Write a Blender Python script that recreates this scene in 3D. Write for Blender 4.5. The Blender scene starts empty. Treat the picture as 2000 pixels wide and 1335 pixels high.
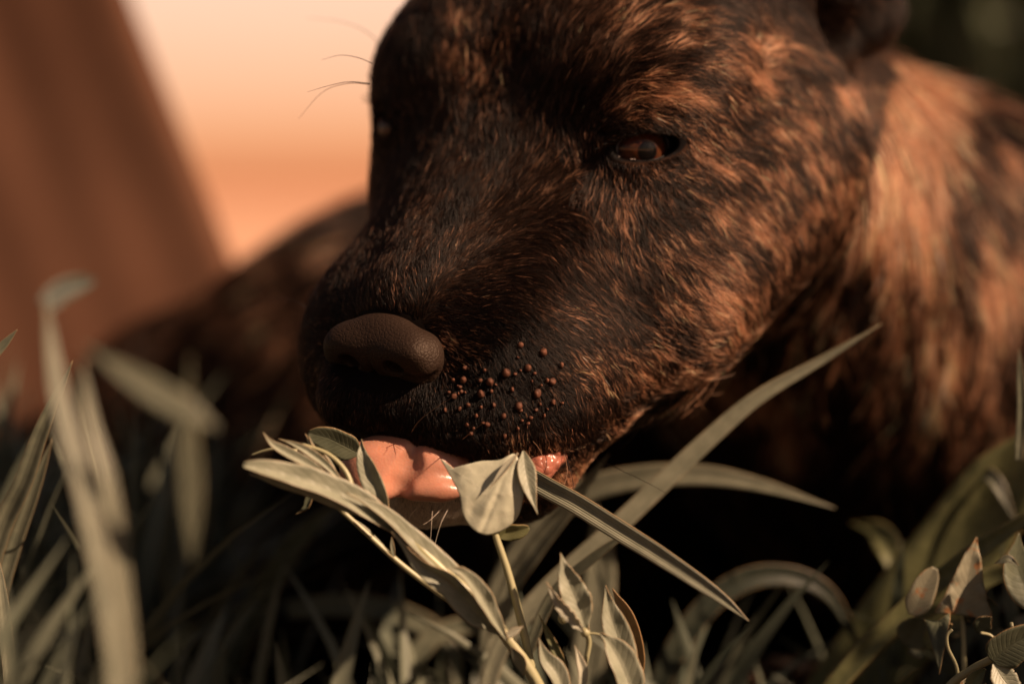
import bpy, math, random, os
import numpy as np
from mathutils import Vector, Matrix
from mathutils.bvhtree import BVHTree
random.seed(7); RNG = np.random.default_rng(11)
scene = bpy.context.scene
COL = scene.collection
R = math.radians

# ------------------------------------------------------------------ camera
LENS, CAM_H, PITCH, FOCUS, FSTOP = 85.0, 0.175, 3.4, 0.590, 4.5
cam_data = bpy.data.cameras.new('camera')
cam_data.lens = LENS; cam_data.sensor_width = 36.0
cam_data.clip_start = 0.01; cam_data.clip_end = 4000
cam_data.dof.use_dof = True
cam_data.dof.focus_distance = FOCUS; cam_data.dof.aperture_fstop = FSTOP
cam = bpy.data.objects.new('camera', cam_data); COL.objects.link(cam)
cam.location = (0, 0, CAM_H)
cam.rotation_euler = (R(90 - PITCH), 0, 0)
scene.camera = cam
CAM_M = np.array(Matrix.Translation((0, 0, CAM_H)) @ Matrix.Rotation(R(90 - PITCH), 4, 'X'))

# ------------------------------------------------------------------ light
# the sun's direction seen from the camera: right, up, towards the viewer
SUN_C = Vector((0.71, 0.59, 0.38)).normalized()
SUN_W = (Matrix.Rotation(R(90 - PITCH), 3, 'X') @ SUN_C).normalized()
sun_data = bpy.data.lights.new('sun', 'SUN')
sun_data.energy = 5.0; sun_data.angle = R(0.7); sun_data.color = (1.0, 0.68, 0.45)
sun = bpy.data.objects.new('sun', sun_data); COL.objects.link(sun)
sun.rotation_euler = SUN_W.to_track_quat('Z', 'Y').to_euler()
world = bpy.data.worlds.new('World'); scene.world = world; world.use_nodes = True
wn = world.node_tree.nodes; wl = world.node_tree.links; wn.clear()
w_out = wn.new('ShaderNodeOutputWorld'); w_bg = wn.new('ShaderNodeBackground')
w_sky = wn.new('ShaderNodeTexSky'); w_sky.sky_type = 'NISHITA'; w_sky.sun_disc = False
w_sky.sun_elevation = math.asin(SUN_W.z); w_sky.sun_rotation = math.atan2(SUN_W.x, SUN_W.y)
w_bg.inputs['Strength'].default_value = 0.05
w_co = wn.new('ShaderNodeTexCoord'); w_se = wn.new('ShaderNodeSeparateXYZ')
wl.new(w_co.outputs['Generated'], w_se.inputs[0])
# a low band of sunset glow round the horizon, strongest ahead and to the left
w_r = wn.new('ShaderNodeValToRGB')
el = w_r.color_ramp.elements
el[0].position = 0.0; el[0].color = (0.272, 0.056, 0.014, 1)
el[1].position = 1.0; el[1].color = (0.031, 0.023, 0.027, 1)
for p_, c_ in ((0.006, (0.302, 0.067, 0.019, 1)), (0.021, (0.356, 0.114, 0.041, 1)), (0.04, (0.409, 0.182, 0.101, 1)), (0.083, (0.454, 0.266, 0.184, 1)),
               (0.14, (0.416, 0.259, 0.203, 1)), (0.3, (0.091, 0.059, 0.055, 1)), (0.55, (0.023, 0.023, 0.027, 1))):
    e_ = el.new(p_); e_.color = c_
wl.new(w_se.outputs['Z'], w_r.inputs[0])
w_dot = wn.new('ShaderNodeVectorMath'); w_dot.operation = 'DOT_PRODUCT'
wl.new(w_co.outputs['Generated'], w_dot.inputs[0]); w_dot.inputs[1].default_value = Vector((-0.12, 1, 0)).normalized()
w_az = wn.new('ShaderNodeMapRange'); w_az.inputs['From Min'].default_value = 0.70; w_az.inputs['From Max'].default_value = 0.965
w_az.inputs['To Min'].default_value = 0.03; w_az.inputs['To Max'].default_value = 1.0
wl.new(w_dot.outputs['Value'], w_az.inputs['Value'])
w_bg2 = wn.new('ShaderNodeBackground'); wl.new(w_r.outputs[0], w_bg2.inputs['Color'])
wl.new(w_az.outputs[0], w_bg2.inputs['Strength'])
w_add = wn.new('ShaderNodeAddShader')
w_t = wn.new('ShaderNodeMix'); w_t.data_type = 'RGBA'; w_t.blend_type = 'MULTIPLY'; w_t.inputs['Factor'].default_value = 1.0
w_t.inputs['B'].default_value = (0.62, 0.42, 0.30, 1)   # warm tint that takes the blue out of the sky light
wl.new(w_sky.outputs[0], w_t.inputs['A']); wl.new(w_t.outputs['Result'], w_bg.inputs['Color'])
wl.new(w_bg.outputs[0], w_add.inputs[0]); wl.new(w_bg2.outputs[0], w_add.inputs[1])
wl.new(w_add.outputs[0], w_out.inputs['Surface'])
scene.view_settings.view_transform = 'Standard'; scene.view_settings.look = 'None'
scene.view_settings.gamma = 1.0; scene.view_settings.exposure = 0.88
scene.render.film_transparent = False
scene.cycles.use_denoising = True
scene.cycles.max_bounces = 6; scene.cycles.diffuse_bounces = 2; scene.cycles.glossy_bounces = 3
scene.cycles.transmission_bounces = 4; scene.cycles.transparent_max_bounces = 8
scene.cycles.sample_clamp_indirect = 3.0
scene.render.hair_type = 'STRAND'

# ------------------------------------------------------------------ coordinates
# everything near the dog is designed in centimetres seen from the lens: x right, y up, z towards the viewer (so z = -distance)
K = 36.0 / LENS / 2000.0
def I(px, py, dist):
    return np.array([(px - 1000) * dist * K, (667.5 - py) * dist * K, -dist])
def to_world(p):
    p = np.atleast_2d(np.asarray(p, float)) * 0.01
    return p @ CAM_M[:3, :3].T + CAM_M[:3, 3]
def W(p):
    return Vector(to_world(p)[0])
def pix(p):
    p = np.atleast_2d(p)
    return np.stack([1000 + p[:, 0] / (-p[:, 2]) / K, 667.5 - p[:, 1] / (-p[:, 2]) / K], 1)

# head frame: a = to the dog's left, b = towards the nose, c = out of the top of the face
EYE_N, EYE_F, NOSE_P = I(1235, 285, 61.0), I(755, 245, 65.0), I(735, 690, 58.7)
HO = (EYE_N + EYE_F) / 2
ha = (EYE_N - EYE_F); HE = np.linalg.norm(ha) / 2; ha = ha / np.linalg.norm(ha)
hb = NOSE_P - HO; hb = hb - ha * hb.dot(ha); HN = np.linalg.norm(hb); hb = hb / HN
hc = np.cross(ha, hb); hc = hc if hc[1] > 0 else -hc
HR = np.stack([ha, hb, hc], 1)           # columns are the axes
def H(a, b, c): return HO + HR @ np.array([a, b, c], float)
print('head', HE, HN, HR.T.round(2).tolist())
EYE3 = np.eye(3)

# ------------------------------------------------------------------ distance-field sculpting
def smin(a, b, k):
    h = np.clip(0.5 + 0.5 * (b - a) / k, 0, 1)
    return b + (a - b) * h - k * h * (1 - h)
class Field:
    def __init__(s, xs, ys, zs):
        s.ax = [np.asarray(v, np.float32) for v in (xs, ys, zs)]
        s.F = np.full([len(v) for v in s.ax], 9.0, np.float32)
    def sub(s, c, e):
        sl = []
        for i in range(3):
            lo = np.searchsorted(s.ax[i], c[i] - e[i]); hi = np.searchsorted(s.ax[i], c[i] + e[i])
            sl.append(slice(int(lo), int(hi)))
        sl = tuple(sl)
        X = s.ax[0][sl[0]][:, None, None]; Y = s.ax[1][sl[1]][None, :, None]; Z = s.ax[2][sl[2]][None, None, :]
        return sl, X, Y, Z
    def comb(s, sl, d, k, mode):
        if d.size == 0: return
        G = s.F[sl]
        if mode == 'add': s.F[sl] = smin(G, d, k)
        else: s.F[sl] = -smin(-G, d, k)
    def ell(s, c, r, M=EYE3, k=1.0, mode='add'):
        r = np.asarray(r, float); ext = np.sqrt(((M * r) ** 2).sum(1)) + k + 1.2
        sl, X, Y, Z = s.sub(c, ext)
        q = [(M[0, i] * (X - c[0]) + M[1, i] * (Y - c[1]) + M[2, i] * (Z - c[2])).astype(np.float32) for i in range(3)]
        k0 = np.sqrt(sum((q[i] / r[i]) ** 2 for i in range(3))); k1 = np.sqrt(sum((q[i] / r[i] ** 2) ** 2 for i in range(3))) + 1e-6
        s.comb(sl, (k0 * (k0 - 1) / k1).astype(np.float32), k, mode)
    def cone(s, A, B, ra, rb, k=1.0, mode='add'):
        A = np.asarray(A, float); B = np.asarray(B, float)
        mid = (A + B) / 2; ext = np.abs(A - B) / 2 + max(ra, rb) + k + 1.2
        sl, X, Y, Z = s.sub(mid, ext)
        d = B - A; L2 = d.dot(d)
        t = np.clip(((X - A[0]) * d[0] + (Y - A[1]) * d[1] + (Z - A[2]) * d[2]) / L2, 0, 1)
        dist = np.sqrt((X - A[0] - t * d[0]) ** 2 + (Y - A[1] - t * d[1]) ** 2 + (Z - A[2] - t * d[2]) ** 2)
        s.comb(sl, (dist - (ra + (rb - ra) * t)).astype(np.float32), k, mode)
    def chain(s, pts, rs, k=0.3, mode='add'):
        for i in range(len(pts) - 1): s.cone(pts[i], pts[i + 1], rs[i], rs[i + 1], k, mode)
    def mesh(s):
        F = s.F; S = F < 0
        n = np.array(F.shape)
        C = np.zeros(n - 1, np.int8)
        for dx in (0, 1):
            for dy in (0, 1):
                for dz in (0, 1):
                    C += S[dx:n[0] - 1 + dx, dy:n[1] - 1 + dy, dz:n[2] - 1 + dz]
        cells = np.argwhere((C > 0) & (C < 8))
        ids = np.full(n - 1, -1, np.int32); ids[tuple(cells.T)] = np.arange(len(cells))
        acc = np.zeros((len(cells), 3)); cnt = np.zeros(len(cells))
        corners = [(x, y, z) for x in (0, 1) for y in (0, 1) for z in (0, 1)]
        for a in corners:
            for b in corners:
                if sum(np.subtract(b, a)) == 1 and all(bb >= aa for aa, bb in zip(a, b)):
                    fa = F[tuple((cells + a).T)]; fb = F[tuple((cells + b).T)]
                    m = (fa < 0) != (fb < 0)
                    t = np.where(m, fa / np.where(fa == fb, 1, fa - fb), 0)
                    P = cells + np.array(a) + t[:, None] * (np.array(b) - np.array(a))
                    acc += P * m[:, None]; cnt += m
        P = acc / cnt[:, None]
        V = np.stack([np.interp(P[:, i], np.arange(n[i]), s.ax[i]) for i in range(3)], 1)
        faces = []
        for ax in range(3):
            u, v = (ax + 1) % 3, (ax + 2) % 3
            sl0 = [slice(None)] * 3; sl1 = [slice(None)] * 3
            sl0[ax] = slice(0, n[ax] - 1); sl1[ax] = slice(1, n[ax])
            E = S[tuple(sl0)] != S[tuple(sl1)]
            e = np.argwhere(E)
            e = e[(e[:, u] > 0) & (e[:, v] > 0) & (e[:, u] < n[u] - 1) & (e[:, v] < n[v] - 1)]
            def cid(du, dv):
                q = e.copy(); q[:, u] += du; q[:, v] += dv; return ids[tuple(q.T)]
            quad = np.stack([cid(-1, -1), cid(0, -1), cid(0, 0), cid(-1, 0)], 1)
            flip = ~S[tuple(e.T)]
            quad[flip] = quad[flip][:, ::-1]
            faces.append(quad)
        Q = np.concatenate(faces); Q = Q[(Q >= 0).all(1)]
        return V, Q

def make_mesh(name, V, faces, smooth=True):
    """V in camera centimetres"""
    me = bpy.data.meshes.new(name)
    Wd = to_world(V)
    if isinstance(faces, np.ndarray):
        nf, k = faces.shape
        me.vertices.add(len(Wd)); me.vertices.foreach_set('co', Wd.astype(np.float32).ravel())
        me.loops.add(nf * k); me.loops.foreach_set('vertex_index', faces.astype(np.int32).ravel())
        me.polygons.add(nf); me.polygons.foreach_set('loop_start', np.arange(0, nf * k, k, dtype=np.int32))
        me.update(calc_edges=True); me.validate()
    else:
        me.from_pydata([tuple(v) for v in Wd], [], faces); me.update()
    if smooth: me.polygons.foreach_set('use_smooth', np.ones(len(me.polygons), bool))
    return me
def link(name, me, mat=None, parent=None, **props):
    o = bpy.data.objects.new(name, me); COL.objects.link(o)
    if mat is not None: me.materials.append(mat)
    if parent is not None:
        o.parent = parent; o.location = -parent.location
    for k_, v_ in props.items(): o[k_] = v_
    return o
def empty(name, loc, label, category, group=None):
    o = bpy.data.objects.new(name, None); COL.objects.link(o); o.location = loc
    o.empty_display_size = 0.02
    o['label'] = label; o['category'] = category
    if group: o['group'] = group
    return o

# value noise in numpy
_T = np.random.default_rng(3).random((64, 64, 64)).astype(np.float32)
def vnoise(P):
    P = np.asarray(P); i = np.floor(P).astype(int); f = P - i; f = f * f * (3 - 2 * f)
    r = 0
    for dx in (0, 1):
        for dy in (0, 1):
            for dz in (0, 1):
                w = (f[:, 0] if dx else 1 - f[:, 0]) * (f[:, 1] if dy else 1 - f[:, 1]) * (f[:, 2] if dz else 1 - f[:, 2])
                r = r + w * _T[(i[:, 0] + dx) % 64, (i[:, 1] + dy) % 64, (i[:, 2] + dz) % 64]
    return r
def fbm(P, n=3):
    s = 0; a = 0.5; t = 0
    for k_ in range(n): s = s + a * vnoise(P * 2 ** k_ + 17.3 * k_); t += a; a *= 0.5
    return s / t

# ------------------------------------------------------------------ node helper
def mat(name):
    m = bpy.data.materials.new(name); m.use_nodes = True
    nt = m.node_tree; nt.nodes.clear()
    out = nt.nodes.new('ShaderNodeOutputMaterial'); b = nt.nodes.new('ShaderNodeBsdfPrincipled')
    nt.links.new(b.outputs[0], out.inputs[0])
    return m, nt, b, out

# ------------------------------------------------------------------ the dog's body
def axis(lo, hi, coarse, fines):
    """non-uniform samples: fines = [(lo, hi, step)]"""
    v = [lo]
    while v[-1] < hi:
        st = coarse
        for a, b, s_ in fines:
            d = max(a - v[-1], v[-1] - b, 0)
            st = min(st, s_ + d * 0.12)
        v.append(v[-1] + st)
    return np.array(v)
EN_C = I(1236, 288, 61.76)              # near eyeball
def unit(v): return v / np.linalg.norm(v)
_e1 = unit(I(1305, 280, 61.7) - I(1165, 297, 61.0)); _g = np.array([-0.10, -0.10, 1.0]); _g = unit(_g - _e1 * _g.dot(_e1)); _e2 = np.cross(_g, _e1)
def mirv(v):
    q = HR.T @ np.asarray(v); q[0] = -q[0]; return HR @ q
def mirp(p): return HO + mirv(np.asarray(p) - HO)
EYES = [(EN_C, _e1, _e2, _g), (mirp(EN_C) + ha * .30, mirv(_e1), mirv(_e2), mirv(_g))]
def build_body():
    f = Field(axis(-20, 36, 0.55, [(-7.0, 9.5, 0.115), (EN_C[0] - 1.1, EN_C[0] + 1.1, 0.06)]),
              axis(-18, 16, 0.5, [(-5.5, 9.5, 0.115), (EN_C[1] - 0.8, EN_C[1] + 0.8, 0.06)]),
              axis(-104, -54, 0.6, [(-71.0, -56, 0.125), (EN_C[2] - 0.6, EN_C[2] + 1.3, 0.07)]))
    print('grid', f.F.shape)
    M = HR
    def E(a, b, c, ra, rb, rc, k=1.0, mode='add', rot=0, rotc=0):
        """both sides; rot tilts about a (nose up), rotc about c"""
        for s_ in ((1, -1) if a != 0 else (1,)):
            ca, sa = math.cos(R(rot)), math.sin(R(rot))
            Ra = np.array([[1, 0, 0], [0, ca, -sa], [0, sa, ca]])
            cc_, sc_ = math.cos(R(rotc * s_)), math.sin(R(rotc * s_))
            Rc = np.array([[cc_, -sc_, 0], [sc_, cc_, 0], [0, 0, 1]])
            aa = a * s_ + (.32 if s_ < 0 and a > 2.0 and b < 3 else 0)
            f.ell(H(aa, b, c), (ra, rb, rc), M @ Rc @ Ra, k, mode)
    def mir(p):
        q = HR.T @ (np.asarray(p) - HO); q[0] = -q[0]; return HO + HR @ q
    def CI(A, B, ra, rb, k=1.0, mode='add'):
        f.cone(A, B, ra, rb, k, mode); f.cone(mir(A), mir(B), ra, rb, k, mode)
    # --- neck, shoulder, trunk, haunch
    f.cone(H(0, -5.5, -3.2), I(1800, 700, 80), 4.6, 7.6, 3)
    f.cone(I(1800, 700, 80), I(2330, 1080, 92), 7.6, 9.0, 4)
    f.cone(I(2330, 1080, 92), I(1500, 860, 99), 9.0, 7.0, 4)
    f.ell(I(860, 860, 92), (9.0, 9.2, 7.5), EYE3, 4)
    f.cone(I(860, 880, 93), I(420, 900, 95), 8.0, 6.0, 4)
    f.cone(I(1300, 860, 98), I(860, 900, 94), 6.5, 7, 4)
    # fore leg folded in the grass
    f.cone(I(1950, 1050, 80), I(1750, 1400, 76), 3.4, 2.2, 2)
    f.cone(I(1750, 1400, 76), I(1500, 1450, 70), 2.1, 1.9, 1.2)
    # hind leg on the far left
    f.cone(I(620, 1050, 90), I(380, 1330, 84), 3.0, 1.7, 2)
    # --- skull
    E(0, -5.6, -1.3, 5.0, 6.2, 4.2, 1.5)
    E(2.9, -2.6, -0.15, 2.6, 3.0, 2.0, 1.4)          # brow
    f.cone(I(1465, 325, 66.3), I(1290, 595, 62.9), 3.2, 2.35, 2.0)   # cheek down to the jaw
    q1, q2 = mir(I(1465, 325, 66.3)), mir(I(1290, 595, 62.9)); f.cone(q1 + ha * .6, q2 + ha * 1.3, 3.1, 1.9, 2.0)
    E(2.7, -1.75, 0.55, 1.7, 1.0, 0.7, 0.9)         # ridge over the eye
    E(0, 0.7, 2.15, 1.0, 1.3, 1.0, 1.3, 'cut')      # the stop
    E(3.3, -1.6, -2.3, 2.2, 3.2, 2.2, 1.4)          # cheekbone
    E(2.1, 1.4, -2.2, 1.9, 3.0, 1.9, 1.6)           # below the eye
    # --- ears, folded back
    CI(I(1600, -60, 67.8), I(1670, 10, 67.4), 1.6, 1.05, 0.8)
    CI(I(1660, 10, 67.4), I(1622, 70, 66.6), 1.0, 0.6, 0.6)
    # --- muzzle
    f.cone(H(0, 0.2, -1.9), H(0, 5.4, -1.25), 2.5, 1.9, 1.6)
    E(2.1, 4.9, -2.8, 2.1, 2.8, 2.5, 1.0)
    E(1.6, 5.9, -2.7, 1.8, 1.9, 2.2, 0.9)
    E(3.0, 3.8, -4.0, 1.6, 2.4, 1.8, 1.4)
    # --- lower jaw and chin
    f.cone(H(0, -2, -6.0), I(1000, 900, 61.6), 2.6, 1.3, 1.2)
    f.cone(I(1000, 905, 61.6), I(835, 950, 60.7), 1.3, 1.0, 1.0)
    f.chain([I(690, 772, 60.3), I(775, 778, 60.0), I(870, 805, 59.8), I(960, 825, 59.8), I(1060, 808, 60.3), I(1150, 770, 61.1)], [0.9, 0.93, 0.95, 0.97, 0.95, 0.8], 0.7)
    # --- the open mouth
    f.chain([I(740, 885, 59.6), I(900, 915, 59.2), I(1000, 918, 59.2), I(1075, 900, 59.7), I(1145, 872, 60.5)], [0.22, 0.22, 0.2, 0.18, 0.08], 0.25, 'cut')
    f.ell(I(880, 905, 61.2), (1.7, 0.42, 1.9), EYE3, 0.4, 'cut')
    # --- folds of the lip behind the corner of the mouth
    f.chain([I(1150, 868, 60.4), I(1210, 830, 60.8), I(1262, 800, 61.4)], [0.08, 0.09, 0.03], 0.3, 'cut')
    f.chain([I(1110, 925, 60.3), I(1170, 880, 60.7), I(1215, 850, 61.1)], [0.05, 0.08, 0.03], 0.3, 'cut')
    # --- grooves: between the brows, under the nose
    f.chain([H(0, 7.75, -0.9), H(0, 8.0, -2.0), H(0, 7.9, -4.5)], [0.06, 0.07, 0.1], 0.25, 'cut')
    # --- eyes
    for C_, e1, e2, g in EYES:
        f.ell(C_, (1.16, 1.16, 1.16), EYE3, 0.55)
        up = C_ + g * 0.80 + e2 * 0.62
        f.chain([up - e1 * 1.05 - g * .2 - e2 * .22, up - e1 * .1 + e2 * .12, up + e1 * 1.35 - g * .35 - e2 * .25], [0.02, 0.07, 0.02], 0.25, 'cut')
        lo = C_ + g * 0.72 - e2 * 0.72
        f.chain([lo - e1 * 1.0 - g * .2 + e2 * .2, lo, lo + e1 * 1.0 - g * .3 + e2 * .2], [0.01, 0.03, 0.01], 0.25, 'cut')
        M2 = np.stack([e1, e2, g], 1)
        f.ell(C_ + g * 1.05 - e1 * .12, (0.86, 0.37, 0.56), M2, 0.10, 'cut')
    return f

# ------------------------------------------------------------------ nose leather
def build_nose():
    c = H(0, HN - 0.5, -0.2)
    f = Field(np.arange(c[0] - 2.6, c[0] + 2.6, 0.045), np.arange(c[1] - 2.4, c[1] + 2.3, 0.045), np.arange(c[2] - 2.2, c[2] + 2.2, 0.045))
    def N(a, b, cc): return H(a * 1.05, HN - 0.02 + b, cc * 1.1 - 0.12)
    f.ell(N(0, -0.55, -0.20), (1.20, 0.80, 0.78), HR, 0.3)
    f.ell(N(0, -0.30, -0.55), (0.80, 0.62, 0.80), HR, 0.35)
    f.ell(N(0, -0.10, -1.00), (0.42, 0.42, 0.55), HR, 0.3)
    for s_ in (1, -1):
        f.ell(N(1.00 * s_, -0.45, -0.42), (0.62, 0.72, 0.66), HR, 0.22)      # wing
        f.ell(N(0.72 * s_, -0.22, 0.08), (0.72, 0.58, 0.46), HR, 0.25)
        f.ell(N(0.55 * s_, -0.25, -0.88), (0.50, 0.50, 0.34), HR, 0.2)
    # the front of the pad is flat and faces down and forward
    pn = unit(hb * .97 - hc * .12); p0 = N(0, 0.20, -0.2)
    X, Y, Z = f.ax[0][:, None, None], f.ax[1][None, :, None], f.ax[2][None, None, :]
    pl = (X - p0[0]) * pn[0] + (Y - p0[1]) * pn[1] + (Z - p0[2]) * pn[2]
    f.F = -smin(-f.F, -pl.astype(np.float32), .35)
    pn = unit(hc * .85 + hb * .34); p0 = N(0, -0.55, 0.50)
    pl = (X - p0[0]) * pn[0] + (Y - p0[1]) * pn[1] + (Z - p0[2]) * pn[2]
    f.F = -smin(-f.F, -pl.astype(np.float32), .60)
    for s_ in (1, -1):
        f.ell(N(0.62 * s_, 0.10, -0.26), (0.27, 0.75, 0.24), HR, 0.12, 'cut')
        f.chain([N(0.66 * s_, 0.30, -0.34), N(0.95 * s_, 0.22, -0.52), N(1.30 * s_, 0.02, -0.60), N(1.75 * s_, -0.35, -0.58)], [0.22, 0.18, 0.13, 0.08], 0.1, 'cut')
        f.chain([N(1.66 * s_, -0.5, 0.3), N(1.70 * s_, -0.75, -0.2)], [0.03, 0.04], 0.12, 'cut')
    f.chain([N(0, 0.15, 0.1), N(0, 0.1, -0.5), N(0, 0.1, -1.3)], [0.01, 0.05, 0.06], 0.12, 'cut')
    return f

# ------------------------------------------------------------------ coat: flow of the hair and its colour, given at points of the body
FLOW_HEAD = [(935,275,0,-1),(900,100,-.05,-1),(820,100,-.15,-1),(760,150,-.25,-1),(1050,100,.3,-1),(1200,60,.8,-.8),(1350,60,1,-.4),
 (1500,100,1,-.1),(1310,190,1,.3),(1150,190,.6,-.6),(1400,250,1,.5),(1500,250,1,.4),(1600,300,.5,1),(1620,150,.6,.8),(1450,450,1,.7),
 (1560,500,.6,1),(1350,450,.8,.8),(1240,345,.25,1),(1310,330,.8,.6),(1170,360,-.1,1),(1170,440,.4,.9),(1100,520,.5,.9),(1250,600,.9,.6),(1350,650,1,.4),
 (1150,650,.8,.5),(1250,760,.9,.6),(1180,820,.75,.7),(1050,600,.6,.5),(1000,720,.4,1),(960,860,.15,1),(850,850,0,1),(760,850,-.05,1),
 (690,830,-.2,1),(620,780,-.6,.8),(590,700,-.6,.5),(775,570,0,-1),(850,450,.15,-1),(900,370,.1,-1),(960,440,.5,-.6),(1010,500,.8,0),
 (1060,360,.3,-.5),(700,580,-.3,-.8),(650,630,-.7,-.3),(755,330,-.2,-.9),(740,430,-.3,-.8),(900,640,.6,.2),(1120,290,-.2,-.9),
 (1650,60,.6,.9),(1560,20,.8,.5),(1720,20,.3,1),(1180,920,.8,.6),(1000,950,.3,1),(850,1000,0,1),(780,720,0,1)]
FLOW_BODY = [(1760,100,.05,1),(1760,300,0,1),(1760,600,-.02,1),(1900,250,.45,1),(1980,450,.3,1),(1900,700,.15,1),(1600,650,-.05,1),
 (1500,800,-.1,1),(1300,780,.2,1),(1700,900,-.1,1),(600,550,-.8,.6),(700,450,-.7,.8),(450,700,-.7,.8),(300,1200,-.3,1),(900,900,-.3,1)]
def flow(px, table):
    T_ = np.array(table, float); D = np.zeros((len(px), 2)); 
    w = 1.0 / (((px[:, None, :] - T_[None, :, :2]) ** 2).sum(2) + 300.0) ** 1.6
    d = T_[:, 2:] / np.linalg.norm(T_[:, 2:], axis=1)[:, None]
    D = w @ d
    return D / (np.linalg.norm(D, axis=1)[:, None] + 1e-9)
# share of tan hairs; forehead and nose-side spots also paint sunlit highlights: x, y, rx, ry, strength
TAN_HEAD = [(1305,195,75,42,.85),(1230,222,60,22,.35),(1500,130,120,90,.5),(1570,330,120,150,.62),(1440,440,120,110,.5),(1620,170,70,70,.7),(1410,600,120,100,.5),
 (1330,730,110,70,.45),(1250,430,110,80,.28),(1130,330,110,70,.12),(930,140,60,110,.22),(885,100,26,70,.55),(1230,332,95,18,.35),(868,685,16,60,.45),(1180,470,60,60,.2),(1180,710,70,50,.28),(1280,60,160,70,.22),(1250,850,60,50,.5),(1120,930,100,50,.5),
 (1050,880,60,40,.5),(1150,580,110,110,.14),(1180,740,110,60,.2),(780,560,40,40,.08),(1400,300,120,70,.4),(900,690,40,40,.1)]
TAN_BODY = [(1770,300,80,290,1.6),(1700,560,60,160,.35),(1960,520,70,150,.95),(1870,220,90,90,.65),(1960,330,60,90,.7),(1800,640,90,60,.75),(1640,700,150,200,.42),(1860,720,160,130,.6),
 (1480,760,260,60,.6),(1560,850,100,50,.6),(1900,800,90,80,.55),(600,560,220,150,.18),(640,480,120,60,.2),(340,1180,160,100,.3),(1450,1090,160,60,.4)]
def tan_share(px, table, base):
    s_ = np.full(len(px), base)
    for x, y, rx, ry, v in table:
        s_ = np.maximum(s_, v * np.exp(-(((px[:, 0] - x) / rx) ** 2 + ((px[:, 1] - y) / ry) ** 2)))
    return s_
def is_head(P, px):
    xj = np.interp(px[:, 1], [-200, 40, 130, 320, 480, 610, 725, 790, 900, 1000], [1850, 1800, 1728, 1698, 1646, 1546, 1406, 1268, 1200, 1150])
    return (px[:, 0] < xj) & (-P[:, 2] < np.where(px[:, 0] > 1250, 70.5, 71.5))
def coat(P):
    """tan share 0..1 at points of the skin"""
    px = pix(P); hd = is_head(P, px)
    t = np.where(hd, tan_share(px, TAN_HEAD, .022), tan_share(px, TAN_BODY, .08))
    # brindle: dark stripes across the coat
    fl = np.where(hd[:, None], flow(px, FLOW_HEAD), flow(px, FLOW_BODY))
    u = (px * fl).sum(1); v = px[:, 0] * -fl[:, 1] + px[:, 1] * fl[:, 0]
    n1 = fbm(np.stack([px[:, 0] / 46, px[:, 1] / 30, P[:, 2] * 0.2 + 5], 1), 3)
    n2 = fbm(np.stack([px[:, 0] / 38, px[:, 1] / 105, P[:, 2] * 0.1 + 9], 1), 3)
    n = np.where(hd, n1, n2)
    k = np.clip((n - .36) / .22, 0, 1)
    patch_ = .95 * np.clip(1.5 * np.exp(-(((px[:, 0] - 1775) / 72) ** 2 + ((px[:, 1] - 290) / 225) ** 2)), 0, 1) * ~hd
    return np.clip(np.maximum(patch_, t * np.where(hd, .36 + .9 * k, .16 + 1.15 * k) * np.where((px[:, 1] < 80) & (px[:, 0] > 1535) & hd, .25, 1.0)), 0, 1), hd, fl, px
DARK = np.array([.006, .0034, .0025]); MID = np.array([.062, .028, .016]); TAN = np.array([.42, .180, .090]); PALE = np.array([.78, .44, .28])
def skin_colour(P):
    t, hd, fl, px = coat(P)
    return DARK * .6 + (TAN * .32 - DARK * .6) * t[:, None] ** 1.4
def eye_mask(P):
    m = np.zeros(len(P), bool)
    for C_, e1, e2, g in EYES:
        d = P - C_; x = d @ e1 + .12; y = d @ e2; z = d @ g
        m |= (z > 0) & ((x / 1.0) ** 2 + (y / .37) ** 2 < 1) & (np.linalg.norm(d, axis=1) < 2)
    return m
def nose_mask(P, grow=0.0):
    q = (P - HO) @ HR; q[:, 1] -= HN
    return ((q[:, 0] / (1.50 + grow)) ** 2 + ((q[:, 1] + .45) / (1.0 + grow)) ** 2 + ((q[:, 2] + .45) / (.92 + grow)) ** 2) < 1
def sample_surface(V, Q, n, wfun, rng):
    T_ = np.concatenate([Q[:, [0, 1, 2]], Q[:, [0, 2, 3]]])
    A, B, C = V[T_[:, 0]], V[T_[:, 1]], V[T_[:, 2]]
    cr = np.cross(B - A, C - A); ar = np.linalg.norm(cr, axis=1) / 2
    w = ar * wfun((A + B + C) / 3, cr / (2 * ar[:, None] + 1e-12)); w /= w.sum()
    idx = rng.choice(len(T_), n, p=w)
    r1 = np.sqrt(rng.random(n)); r2 = rng.random(n)
    b0, b1, b2 = (1 - r1)[:, None], (r1 * (1 - r2))[:, None], (r1 * r2)[:, None]
    return A[idx] * b0 + B[idx] * b1 + C[idx] * b2, T_[idx], np.concatenate([b0, b1, b2], 1)
def vert_normals(V, Q):
    n = np.cross(V[Q[:, 2]] - V[Q[:, 0]], V[Q[:, 3]] - V[Q[:, 1]]); N_ = np.zeros_like(V)
    for k_ in range(4): np.add.at(N_, Q[:, k_], n)
    N_ /= np.linalg.norm(N_, axis=1)[:, None] + 1e-12
    return N_
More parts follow.
